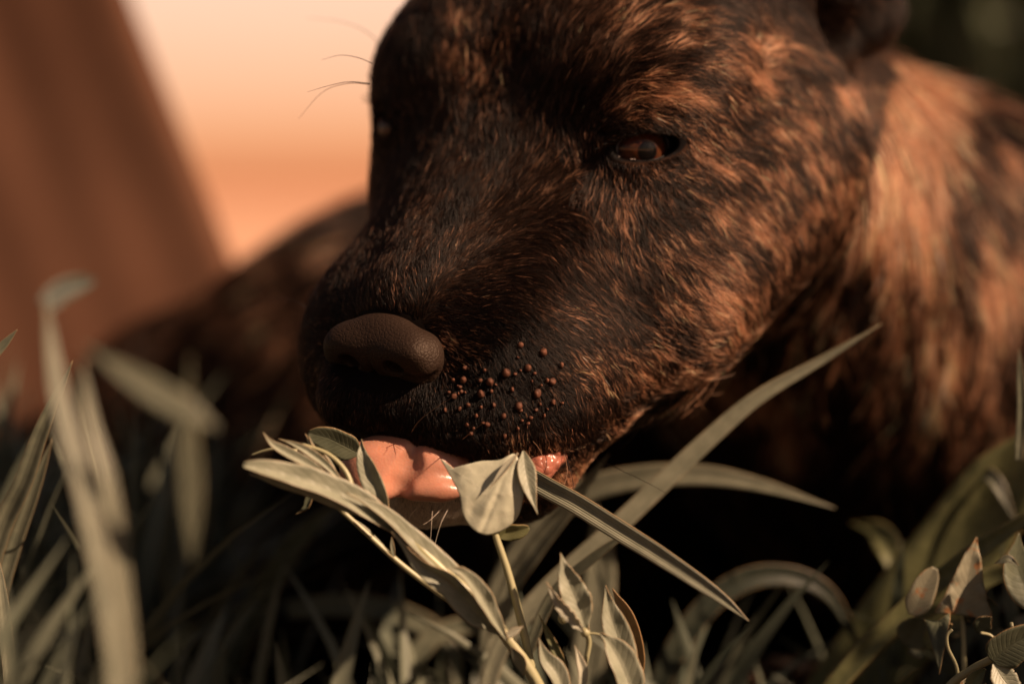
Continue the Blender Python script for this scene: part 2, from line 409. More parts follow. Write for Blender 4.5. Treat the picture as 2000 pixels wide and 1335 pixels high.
def strands(name, root, dirs, nrm, length, radius, col, lift, matl, parent, npt=5, curl=0.0, rng=RNG):
    """hair strands as one Curves object; all in camera centimetres"""
    n = len(root); t = np.linspace(0, 1, npt)[None, :, None]
    L_ = length[:, None, None]
    lf = lift[:, None, None]
    j = rng.normal(0, 1, (n, 1, 3)) * curl
    P = root[:, None, :] + L_ * (dirs[:, None, :] * (t * .55 + .45 * t ** 1.4) + nrm[:, None, :] * lf * (t - .55 * t * t) * 1.3 + j * t * t) - nrm[:, None, :] * .02
    hc_ = bpy.data.hair_curves.new(name); hc_.add_curves([npt] * n)
    hc_.attributes['position'].data.foreach_set('vector', to_world(P.reshape(-1, 3)).astype(np.float32).ravel())
    ra = hc_.attributes.new('radius', 'FLOAT', 'POINT')
    prof = np.array([1.0, 1.0, .9, .65, .15]) if npt == 5 else np.linspace(1, .15, npt) ** .7
    ra.data.foreach_set('value', (radius[:, None] * prof[None, :] * .01).astype(np.float32).ravel())
    ca = hc_.attributes.new('hair_colour', 'FLOAT_COLOR', 'CURVE')
    ca.data.foreach_set('color', np.concatenate([col, np.ones((n, 1))], 1).astype(np.float32).ravel())
    return link(name, hc_, matl, parent)
def hair_material(name, rough=.32, radial=.35):
    m = bpy.data.materials.new(name); m.use_nodes = True; nt = m.node_tree; nt.nodes.clear()
    out = nt.nodes.new('ShaderNodeOutputMaterial'); h = nt.nodes.new('ShaderNodeBsdfHairPrincipled')
    h.model = 'CHIANG'; h.parametrization = 'COLOR'
    h.inputs['Roughness'].default_value = rough; h.inputs['Radial Roughness'].default_value = radial
    h.inputs['Random Roughness'].default_value = .3; h.inputs['IOR'].default_value = 1.38
    at = nt.nodes.new('ShaderNodeAttribute'); at.attribute_name = 'hair_colour'
    nt.links.new(at.outputs['Color'], h.inputs['Color'])
    df = nt.nodes.new('ShaderNodeBsdfDiffuse'); mx = nt.nodes.new('ShaderNodeMixShader'); mx.inputs[0].default_value = .5
    nt.links.new(at.outputs['Color'], df.inputs['Color']); nt.links.new(h.outputs[0], mx.inputs[1]); nt.links.new(df.outputs[0], mx.inputs[2]); nt.links.new(mx.outputs[0], out.inputs[0])
    return m
def grow_fur(V, Q, dog, density=1.0):
    rng = np.random.default_rng(5)
    N_ = vert_normals(V, Q)
    def w_common(C, nm):
        px = pix(C); v = -C / np.linalg.norm(C, axis=1)[:, None]
        f = (nm * v).sum(1)
        # round the silhouette and a little beyond it, thinner where it turns away
        w = np.clip((f + .55) / .6, 0, 1) * (.55 + .45 * np.clip(f, 0, 1))
        w *= (px[:, 0] > -150) & (px[:, 0] < 2150) & (px[:, 1] > -120) & (px[:, 1] < 1400)
        return w, px
    def w_head(C, nm):
        w, px = w_common(C, nm); w = w * is_head(C, px)
        q = (C - HO) @ HR
        return w * np.where(q[:, 1] > 2, 1.7, 1.0)
    def w_body(C, nm):
        w, px = w_common(C, nm); return w * ~is_head(C, px)
    mt = hair_material('fur', .30, .3)
    for which, wf, n in (('head', w_head, int(620000 * density)), ('body', w_body, int(120000 * density))):
        P, T_, bc = sample_surface(V, Q, n, wf, rng)
        nm = (N_[T_] * bc[:, :, None]).sum(1); nm /= np.linalg.norm(nm, axis=1)[:, None]
        keep = ~eye_mask(P) & ~nose_mask(P)
        P, nm = P[keep], nm[keep]; n = len(P)
        t, hd, fl, px = coat(P)
        q = (P - HO) @ HR
        # lay of the hair, with small locks
        ang = (fbm(P * 1.3, 2) - .5) * 1.1 + (fbm(P * 4.5 + 40, 2) - .5) * 1.0 + rng.normal(0, .16, n)
        c_, s_ = np.cos(ang), np.sin(ang)
        D = np.stack([fl[:, 0] * c_ - fl[:, 1] * s_, -(fl[:, 0] * s_ + fl[:, 1] * c_), np.zeros(n)], 1)
        D = D - nm * (D * nm).sum(1)[:, None]; D /= np.linalg.norm(D, axis=1)[:, None] + 1e-6
        # fine streaks that run along the hair
        cs, st = (28.0, .085) if which == 'head' else (7.0, .28)
        streak = np.mean([vnoise((P + D * st * k_) * cs + 11) for k_ in range(-3, 4)], axis=0)
        streak = (streak - streak.mean()) / streak.std()
        rnd = rng.random(n)
        if which == 'head':
            near_nose = np.clip((q[:, 1] - 2) / 5, 0, 1)
            ed = np.minimum(np.linalg.norm(P - EYES[0][0], axis=1), np.linalg.norm(P - EYES[1][0], axis=1))
            L_ = (.47 - .27 * near_nose) * np.clip((ed - .7) / 1.4, .35, 1) * rng.uniform(.6, 1.15, n)
            lift = np.full(n, .20) + .05 * streak + rng.normal(0, .07, n) + .1 * (fbm(P * 3.1 + 9, 2) - .5) + .2 * (px[:, 1] > 840)
            ear = (px[:, 1] < 135) & (px[:, 0] > 1535); L_ = np.where(ear, L_ * 1.6, L_); lift = lift + .15 * ear
            rad = rng.uniform(.0034, .0066, n)
            curl = .07
        else:
            L_ = rng.uniform(1.0, 1.7, n); lift = np.full(n, .25) + rng.normal(0, .08, n); rad = rng.uniform(.010, .018, n); curl = .06
        lock = np.mean([vnoise((P + D * .16 * k_) * 5.5 + 70) for k_ in range(-3, 4)], axis=0)
        lock = .5 + (lock - lock.mean()) / lock.std() * .13
        pt = np.clip(t + (lock - .5) * 1.3 * np.clip(t * 2.2, .1, 1), 0, 1)
        if which == 'body': pt = np.clip(t + (lock - .5) * .5, 0, 1)
        f_ = np.clip((pt + streak * .16 - rng.uniform(.15, .85, n)) * 2.6 + .35, 0, 1) * np.clip(t * 6, .0, 1)
        f_ = np.where(rng.random(n) < .018 + .02 * (streak > .8), np.maximum(f_, rng.uniform(.15, .8, n)), f_)
        col = DARK + (MID - DARK) * rng.random((n, 1)) ** 2.2 * (.35 + 1.1 * t[:, None])
        tanc = TAN + (PALE - TAN) * rng.random((n, 1)) ** 1.5 * np.where(hd, .6, 1.0)[:, None]
        tanc = tanc * rng.uniform(.55, 1.15, (n, 1)) * np.where(hd, .88, 1.15)[:, None]
        col = col * (1 - f_[:, None]) + tanc * f_[:, None]
        col = np.clip(col * np.exp(rng.normal(-.05, .32, n) + .40 * streak)[:, None], 0, .85)
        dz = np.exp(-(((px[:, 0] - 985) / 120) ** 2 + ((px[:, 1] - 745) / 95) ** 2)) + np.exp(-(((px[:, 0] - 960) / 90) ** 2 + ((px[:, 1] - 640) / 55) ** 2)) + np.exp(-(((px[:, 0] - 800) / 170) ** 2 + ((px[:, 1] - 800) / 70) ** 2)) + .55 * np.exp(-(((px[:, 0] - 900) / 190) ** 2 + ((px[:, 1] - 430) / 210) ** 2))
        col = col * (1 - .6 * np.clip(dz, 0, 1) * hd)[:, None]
        # white-ish whisker roots on the chin
        chin = (px[:, 1] > 955) & (px[:, 0] > 740) & (px[:, 0] < 960) & hd
        col[chin] = np.array([.70, .58, .46]) * rng.uniform(.5, 1.1, (chin.sum(), 1))
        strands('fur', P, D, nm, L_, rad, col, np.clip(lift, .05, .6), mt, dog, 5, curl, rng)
        print(which, 'hairs', n)

# ------------------------------------------------------------------ the dog
DOG_BASE = W(I(1500, 1420, 74)); DOG_BASE.z = 0
dog = empty('dog', DOG_BASE, 'dark brindle puppy with its tongue out, chewing a leafy stem in the grass', 'dog')
body_field = build_body()
BV, BQ = body_field.mesh()
def principled_vcol(name, rough=.7):
    m, nt, b, out = mat(name)
    at = nt.nodes.new('ShaderNodeAttribute'); at.attribute_name = 'skin_colour'
    nt.links.new(at.outputs['Color'], b.inputs['Base Color']); b.inputs['Roughness'].default_value = rough
    b.inputs['Specular IOR Level'].default_value = .08
    return m
m_skin = principled_vcol('dog_skin')
me = make_mesh('body', BV, BQ)
sc_ = skin_colour(BV)
m_ = eye_mask(BV); sc_[m_] = (.003, .002, .002)
ca = me.attributes.new('skin_colour', 'FLOAT_COLOR', 'POINT')
ca.data.foreach_set('color', np.concatenate([sc_, np.ones((len(sc_), 1))], 1).astype(np.float32).ravel())
body = link('body', me, m_skin, dog)
BVH = BVHTree.FromPolygons([Vector(v) for v in BV], BQ.tolist())
def hit(px, py):
    d = Vector(I(px, py, 1.0)).normalized()
    loc, nrm, idx, dist = BVH.ray_cast(Vector((0, 0, 0)), d)
    if loc is None: return None, None
    nrm = Vector(nrm)
    if nrm.dot(d) > 0: nrm = -nrm
    return np.array(loc), np.array(nrm)

# nose
m_nose, nt, b, out = mat('nose_leather')
b.inputs['Base Color'].default_value = (.020, .0115, .008, 1); b.inputs['Specular IOR Level'].default_value = .22; b.inputs['Specular Tint'].default_value = (1, .8, .65, 1); b.inputs['Roughness'].default_value = .55
vo = nt.nodes.new('ShaderNodeTexVoronoi'); vo.feature = 'DISTANCE_TO_EDGE'; vo.inputs['Scale'].default_value = 1000
tc = nt.nodes.new('ShaderNodeTexCoord'); nt.links.new(tc.outputs['Object'], vo.inputs['Vector'])
nz = nt.nodes.new('ShaderNodeTexNoise'); nz.inputs['Scale'].default_value = 500; nt.links.new(tc.outputs['Object'], nz.inputs['Vector'])
mr = nt.nodes.new('ShaderNodeMapRange'); mr.inputs['From Max'].default_value = .25; nt.links.new(vo.outputs['Distance'], mr.inputs['Value'])
ad = nt.nodes.new('ShaderNodeMath'); ad.operation = 'MULTIPLY_ADD'; nt.links.new(nz.outputs['Fac'], ad.inputs[0]); ad.inputs[1].default_value = .6; nt.links.new(mr.outputs[0], ad.inputs[2])
bp = nt.nodes.new('ShaderNodeBump'); bp.inputs['Strength'].default_value = .5; bp.inputs['Distance'].default_value = .00016
nt.links.new(ad.outputs[0], bp.inputs['Height']); nt.links.new(bp.outputs[0], b.inputs['Normal'])
NV, NQ = build_nose().mesh()
nose = link('nose', make_mesh('nose', NV, NQ), m_nose, dog)

# ------------------------------------------------------------------ splines, tubes
def spline(pts, n=24):
    P = np.array(pts, float); m = len(P)
    if m == 2: t = np.linspace(0, 1, n)[:, None]; return P[0] * (1 - t) + P[1] * t
    Q = np.vstack([2 * P[0] - P[1], P, 2 * P[-1] - P[-2]])
    u = np.linspace(0, m - 1, n); i = np.minimum(u.astype(int), m - 2); t = (u - i)[:, None]
    a, b, c, d = Q[i], Q[i + 1], Q[i + 2], Q[i + 3]
    return .5 * (2 * b + (c - a) * t + (2 * a - 5 * b + 4 * c - d) * t ** 2 + (3 * b - a - 3 * c + d) * t ** 3)
def IP(l, d=None):
    """pixel list -> points; entries (x, y[, dist])"""
    if d is None: return [I(*p) for p in l]
    n = len(l)
    if not isinstance(d, (tuple, list)): d = (d, d)
    return [I(p[0], p[1], d[0] + (d[1] - d[0]) * k_ / max(n - 1, 1)) for k_, p in enumerate(l)]
def frame_of(C):
    T_ = np.gradient(C, axis=0); T_ /= np.linalg.norm(T_, axis=1)[:, None] + 1e-9
    return T_
def tube(pts, r, n=20, seg=8, closed=False):
    C = np.asarray(pts, float) if closed else spline(pts, n)
    n = len(C); T_ = frame_of(C)
    if closed: T_ = np.roll(C, -1, 0) - np.roll(C, 1, 0); T_ /= np.linalg.norm(T_, axis=1)[:, None]
    rr = np.interp(np.linspace(0, 1, n), np.linspace(0, 1, len(r)), r) if isinstance(r, (list, tuple)) else np.full(n, r)
    up = np.array([0.1, 0.2, 1.0]); S_ = np.cross(T_, up); S_ /= np.linalg.norm(S_, axis=1)[:, None]; U_ = np.cross(S_, T_)
    a = np.linspace(0, 2 * math.pi, seg, endpoint=False)
    V = C[:, None, :] + rr[:, None, None] * (np.cos(a)[None, :, None] * S_[:, None, :] + np.sin(a)[None, :, None] * U_[:, None, :])
    F = []
    for i in range(n if closed else n - 1):
        for j in range(seg):
            k_ = (i + 1) % n
            F.append((i * seg + j, i * seg + (j + 1) % seg, k_ * seg + (j + 1) % seg, k_ * seg + j))
    if not closed: F += [tuple(range(seg))[::-1], tuple((n - 1) * seg + j for j in range(seg))]
    return V.reshape(-1, 3), F
def join(parts):
    V = []; F = []; o = 0
    for v, f_ in parts:
        V.append(v); F += [tuple(int(i) + o for i in q) for q in f_]; o += len(v)
    return np.concatenate(V), F
def ball(c, r, M=EYE3, nu=14, nv=9):
    V = []; F = []
    for i in range(nv + 1):
        th = math.pi * i / nv
        for j in range(nu):
            ph = 2 * math.pi * j / nu
            V.append((math.sin(th) * math.cos(ph), math.sin(th) * math.sin(ph), math.cos(th)))
    for i in range(nv):
        for j in range(nu):
            F.append((i * nu + j, (i + 1) * nu + j, (i + 1) * nu + (j + 1) % nu, i * nu + (j + 1) % nu))
    V = np.array(V) * np.asarray(r); return V @ np.asarray(M).T + np.asarray(c), F

# ------------------------------------------------------------------ eyes
def eye_material():
    m, nt, b, out = mat('eye')
    tc = nt.nodes.new('ShaderNodeTexCoord'); sp = nt.nodes.new('ShaderNodeSeparateXYZ'); nt.links.new(tc.outputs['Object'], sp.inputs[0])
    ln = nt.nodes.new('ShaderNodeVectorMath'); ln.operation = 'LENGTH'
    cx = nt.nodes.new('ShaderNodeCombineXYZ'); nt.links.new(sp.outputs[0], cx.inputs[0]); nt.links.new(sp.outputs[1], cx.inputs[1]); nt.links.new(cx.outputs[0], ln.inputs[0])
    rp = nt.nodes.new('ShaderNodeValToRGB'); mr = nt.nodes.new('ShaderNodeMapRange'); mr.inputs['From Max'].default_value = .0098
    nt.links.new(ln.outputs['Value'], mr.inputs['Value']); nt.links.new(mr.outputs[0], rp.inputs[0])
    e = rp.color_ramp.elements; e[0].position = .24; e[0].color = (.003, .002, .002, 1); e[1].position = .29; e[1].color = (.085, .026, .011, 1)
    for p_, c_ in ((.52, (.11, .036, .015, 1)), (.60, (.05, .018, .01, 1)), (.66, (.02, .012, .012, 1)), (.72, (.28, .28, .33, 1)), (.95, (.30, .24, .24, 1))):
        q = e.new(p_); q.color = c_
    no = nt.nodes.new('ShaderNodeTexNoise'); no.inputs['Scale'].default_value = 900; nt.links.new(tc.outputs['Object'], no.inputs['Vector'])
    mx = nt.nodes.new('ShaderNodeMix'); mx.data_type = 'RGBA'; mx.blend_type = 'MULTIPLY'; mx.inputs['Factor'].default_value = .7
    nt.links.new(rp.outputs[0], mx.inputs['A']); nt.links.new(no.outputs['Color'], mx.inputs['B']); nt.links.new(mx.outputs['Result'], b.inputs['Base Color'])
    b.inputs['Roughness'].default_value = .5; b.inputs['Specular IOR Level'].default_value = .05; b.inputs['Coat Weight'].default_value = .8; b.inputs['Coat Roughness'].default_value = .03; b.inputs['Coat IOR'].default_value = 1.45
    return m
m_eye = eye_material()
m_rim, nt, b, out = mat('wet_black_skin'); b.inputs['Base Color'].default_value = (.006, .004, .004, 1); b.inputs['Roughness'].default_value = .45; b.inputs['Specular IOR Level'].default_value = .12
m_tear, nt, b, out = mat('tear'); b.inputs['Base Color'].default_value = (.25, .2, .18, 1); b.inputs['Roughness'].default_value = .08; b.inputs['Specular IOR Level'].default_value = .9
m_lash = hair_material('dark_hair', .3, .3)
for C_, e1, e2, g in EYES:
    V, F = ball((0, 0, 0), (1.04, 1.04, 1.04), EYE3, 64, 56)
    r_ = np.hypot(V[:, 0], V[:, 1]); V[:, 2] += (V[:, 2] > 0) * .13 * np.clip(1 - (r_ / .62) ** 2, 0, 1)
    gz = unit(g - e1 * .10 - e2 * .12)
    x_ = unit(e1 - gz * e1.dot(gz)); M2 = np.stack([x_, np.cross(gz, x_), gz], 1)
    me = bpy.data.meshes.new('eye'); me.from_pydata([tuple(v * .01) for v in V], [], F); me.update()
    me.polygons.foreach_set('use_smooth', np.ones(len(me.polygons), bool))
    o = bpy.data.objects.new('eye', me); COL.objects.link(o); me.materials.append(m_eye)
    o.parent = dog; o.location = W(C_) - dog.location
    o.rotation_euler = Matrix((CAM_M[:3, :3] @ M2).tolist()).to_euler()
    th = np.linspace(0, 2 * math.pi, 48, endpoint=False)
    x = .87 * np.cos(th) - .12; y = .36 * np.sin(th); z = np.sqrt(np.maximum(1.13 ** 2 - x ** 2 - y ** 2, .2))
    ring = C_ + x[:, None] * e1 + y[:, None] * e2 + z[:, None] * g
    V, F = tube(ring, .030, closed=True)
    V = V + (fbm(V * 9, 2) - .5)[:, None] * .06
    link('eyelid', make_mesh('eyelid', V, F), m_rim, o).location = Matrix(o.rotation_euler.to_matrix().to_4x4()).inverted() @ (-(W(C_)))
    lid = bpy.data.objects[[q for q in bpy.data.objects.keys() if q.startswith('eyelid')][-1]]
    lid.rotation_euler = o.rotation_euler.to_matrix().inverted().to_euler()
    # wet edge along the lower lid
    tp = []
    for a_ in (1.04 * math.pi, 1.10 * math.pi, 1.19 * math.pi, 1.34 * math.pi, 1.37 * math.pi):
        x = .80 * math.cos(a_) - .12; y = .325 * math.sin(a_); z = math.sqrt(1.12 ** 2 - x * x - y * y)
        tp.append(ball(C_ + x * e1 + y * e2 + z * g, (.045, .024, .03), EYE3, 12, 9))
    V, F = join(tp); link('tear_film', make_mesh('tear_film', V, F), m_tear, dog)
    # lashes on the upper lid
    k_ = 90; rg = np.random.default_rng(21); tt = rg.uniform(.1 * math.pi, .92 * math.pi, k_)
    x = .9 * np.cos(tt) - .12; y = .37 * np.sin(tt); z = np.sqrt(np.maximum(1.15 ** 2 - x ** 2 - y ** 2, .2))
    rt = C_ + x[:, None] * e1 + y[:, None] * e2 + z[:, None] * g
    dr = g * .55 + e2 * -.15 + (x / 1.0)[:, None] * e1 * 1.0 + rg.normal(0, .12, (k_, 3)); dr /= np.linalg.norm(dr, axis=1)[:, None]
    strands('eyelash', rt, dr, np.tile(e2, (k_, 1)), rg.uniform(.25, .5, k_), np.full(k_, .008), np.tile(DARK * .6, (k_, 1)), np.full(k_, .1), m_lash, dog, 5, .03, rg)

# ------------------------------------------------------------------ tongue, wet lip, whisker bumps, whiskers
m_tongue, nt, b, out = mat('tongue')
tc = nt.nodes.new('ShaderNodeTexCoord'); n1 = nt.nodes.new('ShaderNodeTexNoise'); n1.inputs['Scale'].default_value = 90; n1.inputs['Detail'].default_value = 4; nt.links.new(tc.outputs['Object'], n1.inputs['Vector'])
rp = nt.nodes.new('ShaderNodeValToRGB'); rp.color_ramp.elements[0].position = .40; rp.color_ramp.elements[0].color = (.36, .17, .115, 1); rp.color_ramp.elements[1].position = .7; rp.color_ramp.elements[1].color = (.58, .25, .16, 1)
nt.links.new(n1.outputs['Fac'], rp.inputs[0]); nt.links.new(rp.outputs[0], b.inputs['Base Color'])
b.inputs['Roughness'].default_value = .36; b.inputs['Coat Weight'].default_value = .12; b.inputs['Coat Roughness'].default_value = .12; b.inputs['Subsurface Weight'].default_value = .35; b.inputs['Subsurface Radius'].default_value = (1, .35, .2); b.inputs['Subsurface Scale'].default_value = .003
v1 = nt.nodes.new('ShaderNodeTexVoronoi'); v1.inputs['Scale'].default_value = 1500; nt.links.new(tc.outputs['Object'], v1.inputs['Vector'])
bp = nt.nodes.new('ShaderNodeBump'); bp.inputs['Strength'].default_value = .3; bp.inputs['Distance'].default_value = .0001; nt.links.new(v1.outputs['Distance'], bp.inputs['Height']); nt.links.new(bp.outputs[0], b.inputs['Normal'])
def build_tongue():
    c = I(790, 920, 59.6)
    f = Field(np.arange(c[0] - 2.4, c[0] + 2.8, .05), np.arange(c[1] - 1.7, c[1] + 2, .05), np.arange(c[2] - 3.2, c[2] + 1.8, .06))
    f.ell(I(733, 915, 59.5), (.90, .78, .62), EYE3, .3)
    f.ell(I(842, 915, 59.5), (.98, .72, .60), EYE3, .3)
    f.ell(I(735, 950, 59.15), (.55, .36, .30), EYE3, .3)
    f.ell(I(842, 958, 59.0), (.80, .30, .30), EYE3, .25)
    f.cone(I(800, 895, 60), I(860, 870, 62.3), .9, .9, .5)
    f.ell(I(830, 1003, 58.9), (.62, .20, .9), EYE3, .2, 'cut')
    f.chain([I(812, 868, 59.1), I(800, 905, 58.86), I(778, 950, 58.76), I(762, 985, 58.75)], [.06, .18, .20, .12], .26, 'cut')
    return f
TV, TQ = build_tongue().mesh()
TV = TV + (fbm(TV * 1.6, 2) - .5)[:, None] * np.array([.05, .06, .05])
link('tongue', make_mesh('tongue', TV, TQ), m_tongue, dog)
m_lip, nt, b, out = mat('pink_lip'); b.inputs['Base Color'].default_value = (.30, .105, .07, 1); b.inputs['Roughness'].default_value = .3
b.inputs['Subsurface Weight'].default_value = .3; b.inputs['Subsurface Radius'].default_value = (1, .4, .2); b.inputs['Subsurface Scale'].default_value = .002
tc = nt.nodes.new('ShaderNodeTexCoord'); v1 = nt.nodes.new('ShaderNodeTexVoronoi'); v1.inputs['Scale'].default_value = 420; nt.links.new(tc.outputs['Object'], v1.inputs['Vector'])
bp = nt.nodes.new('ShaderNodeBump'); bp.inputs['Strength'].default_value = .8; bp.inputs['Distance'].default_value = .0009; bp.invert = True; nt.links.new(v1.outputs['Distance'], bp.inputs['Height']); nt.links.new(bp.outputs[0], b.inputs['Normal'])
def build_lip():
    c = I(1060, 905, 59.7)
    f = Field(np.arange(c[0] - 1.6, c[0] + 1.6, .05), np.arange(c[1] - 1, c[1] + 1, .05), np.arange(c[2] - 1.2, c[2] + 1.2, .05))
    f.chain([I(1015, 925, 59.75), I(1052, 912, 59.65), I(1090, 890, 59.95)], [.30, .36, .24], .2)
    rg = np.random.default_rng(9)
    for _ in range(26):
        t = rg.random(); p = I(1015 + 80 * t, 925 - 33 * t + rg.uniform(-16, 16), 59.42 + .2 * t + rg.uniform(-.05, .1)); r = rg.uniform(.06, .12)
        f.ell(p, (r, r, r), EYE3, .08)
    return f
LV, LQ = build_lip().mesh(); link('lower_lip', make_mesh('lower_lip', LV, LQ), m_lip, dog)
m_bump, nt, b, out = mat('whisker_root'); b.inputs['Base Color'].default_value = (.20, .085, .055, 1); b.inputs['Roughness'].default_value = .6
parts = []; hgt = []; rg = np.random.default_rng(4)
BUMPS = [(1016,674,7),(1060,688,9),(1095,713,6),(1030,718,9),(988,728,10),(957,745,8),(1077,745,8),(940,769,10),(1048,768,9),(1012,793,9),(887,774,7),(915,790,5),(983,812,6),
 (952,828,7),(920,845,5),(908,718,5),(905,742,7),(870,800,5),(1000,760,5),(965,790,5),(1035,815,5),(1080,785,6),(930,812,4),(985,850,5)]
for _ in range(34):
    a_ = rg.uniform(0, 6.28); q_ = math.sqrt(rg.random()); BUMPS.append((990 + 115 * q_ * math.cos(a_), 765 + 88 * q_ * math.sin(a_), rg.uniform(2.5, 4.5)))
for x, y, r in BUMPS:
    p, n_ = hit(x, y)
    if p is None: continue
    r = r * 59 * K * .8
    u_ = unit(np.cross(n_, [0, 1, .2])); w_ = np.cross(n_, u_)
    M2 = np.stack([u_, w_, n_], 1)
    V, F = ball(p + n_ * .02, (r * rg.uniform(1, 1.3), r * rg.uniform(1, 1.4), r * .75 + .03), M2)
    V = V + (fbm(V * 12, 2) - .5)[:, None] * .05
    hgt.append(np.clip(((V - p) @ n_) / (r * 1.1 + .05), 0, 1))
    parts.append((V, F))
V, F = join(parts); me_ = make_mesh('whisker_bumps', V, F)
hg = np.concatenate(hgt)[:, None] ** 1.6; cb = np.array([.010, .005, .004]) * (1 - hg) + np.array([.17, .072, .045]) * hg  # lit tips painted lighter over dark fur-coloured bases
me_.attributes.new('skin_colour', 'FLOAT_COLOR', 'POINT').data.foreach_set('color', np.concatenate([cb, np.ones((len(cb), 1))], 1).astype(np.float32).ravel())
link('whisker_bumps', me_, principled_vcol('whisker_root', .5), dog)
WH = [([(742,206),(728,198),(716,193),(704,190)],.1),([(742,200),(730,190),(720,186),(710,184)],.1),([(744,208),(730,203),(720,200),(708,199)],.1),([(738,160),(728,155),(721,150),(717,144)],.1),
 ([(748,92),(715,62),(665,42),(600,35)],-.6),([(727,124),(700,113),(665,108),(628,117)],-.3),([(722,165),(680,163),(630,180),(583,232)],-.8),([(722,163),(680,160),(640,168),(600,180)],.6),
 ([(606,606),(580,590),(540,582),(480,600)],-.5),([(578,690),(560,705),(545,725)],.1),([(576,720),(555,735),(530,752)],.2),([(582,760),(565,780),(548,800)],-.2),([(592,790),(578,810),(566,830)],.2),
 ([(575,650),(550,648),(525,655)],0),([(1090,860),(1105,890),(1118,935),(1120,965)],.5),([(1150,890),(1200,912),(1260,940),(1300,962)],.8),([(1195,905),(1200,930),(1190,960)],.4),
 ([(1265,745),(1300,755),(1345,778)],.6),([(880,985),(862,1020),(850,1060),(846,1085)],.3),([(820,985),(800,1010),(797,1045)],.1),([(845,990),(843,1020),(840,1070)],.3),([(870,985),(840,1015),(815,1030)],.2),
 ([(800,850),(820,820),(860,790),(885,775)],.9),([(755,850),(772,870),(790,880)],.4),([(900,860),(925,840),(950,820)],.8),([(1040,860),(1055,880),(1075,930)],.6),([(1100,880),(1108,920),(1098,960)],.4)]
npt = 9; PW = []
for l, dz in WH:
    p, n_ = hit(*l[0]); 
    d0 = -p[2] if p is not None else 60.5
    S_ = spline([I(x, y, d0 - dz * k_ / (len(l) - 1) - (.15 if k_ else 0)) for k_, (x, y) in enumerate(l)], npt); PW.append(S_)
PW = np.array(PW); hcw = bpy.data.hair_curves.new('whiskers'); hcw.add_curves([npt] * len(PW))
hcw.attributes['position'].data.foreach_set('vector', to_world(PW.reshape(-1, 3)).astype(np.float32).ravel())
ra = hcw.attributes.new('radius', 'FLOAT', 'POINT'); ra.data.foreach_set('value', np.tile(np.linspace(.00011, .00003, npt), len(PW)) * np.repeat(np.where(np.arange(len(PW)) < 4, 2.6, 1.0), npt).astype(np.float32))
cc = np.tile(np.array([*DARK, 1]), (len(PW), 1)); cc[18:22] = (.5, .42, .33, 1); cc[22:] = (.3, .17, .10, 1)
ca = hcw.attributes.new('hair_colour', 'FLOAT_COLOR', 'CURVE'); ca.data.foreach_set('color', cc.astype(np.float32).ravel())
link('whiskers', hcw, m_lash, dog)

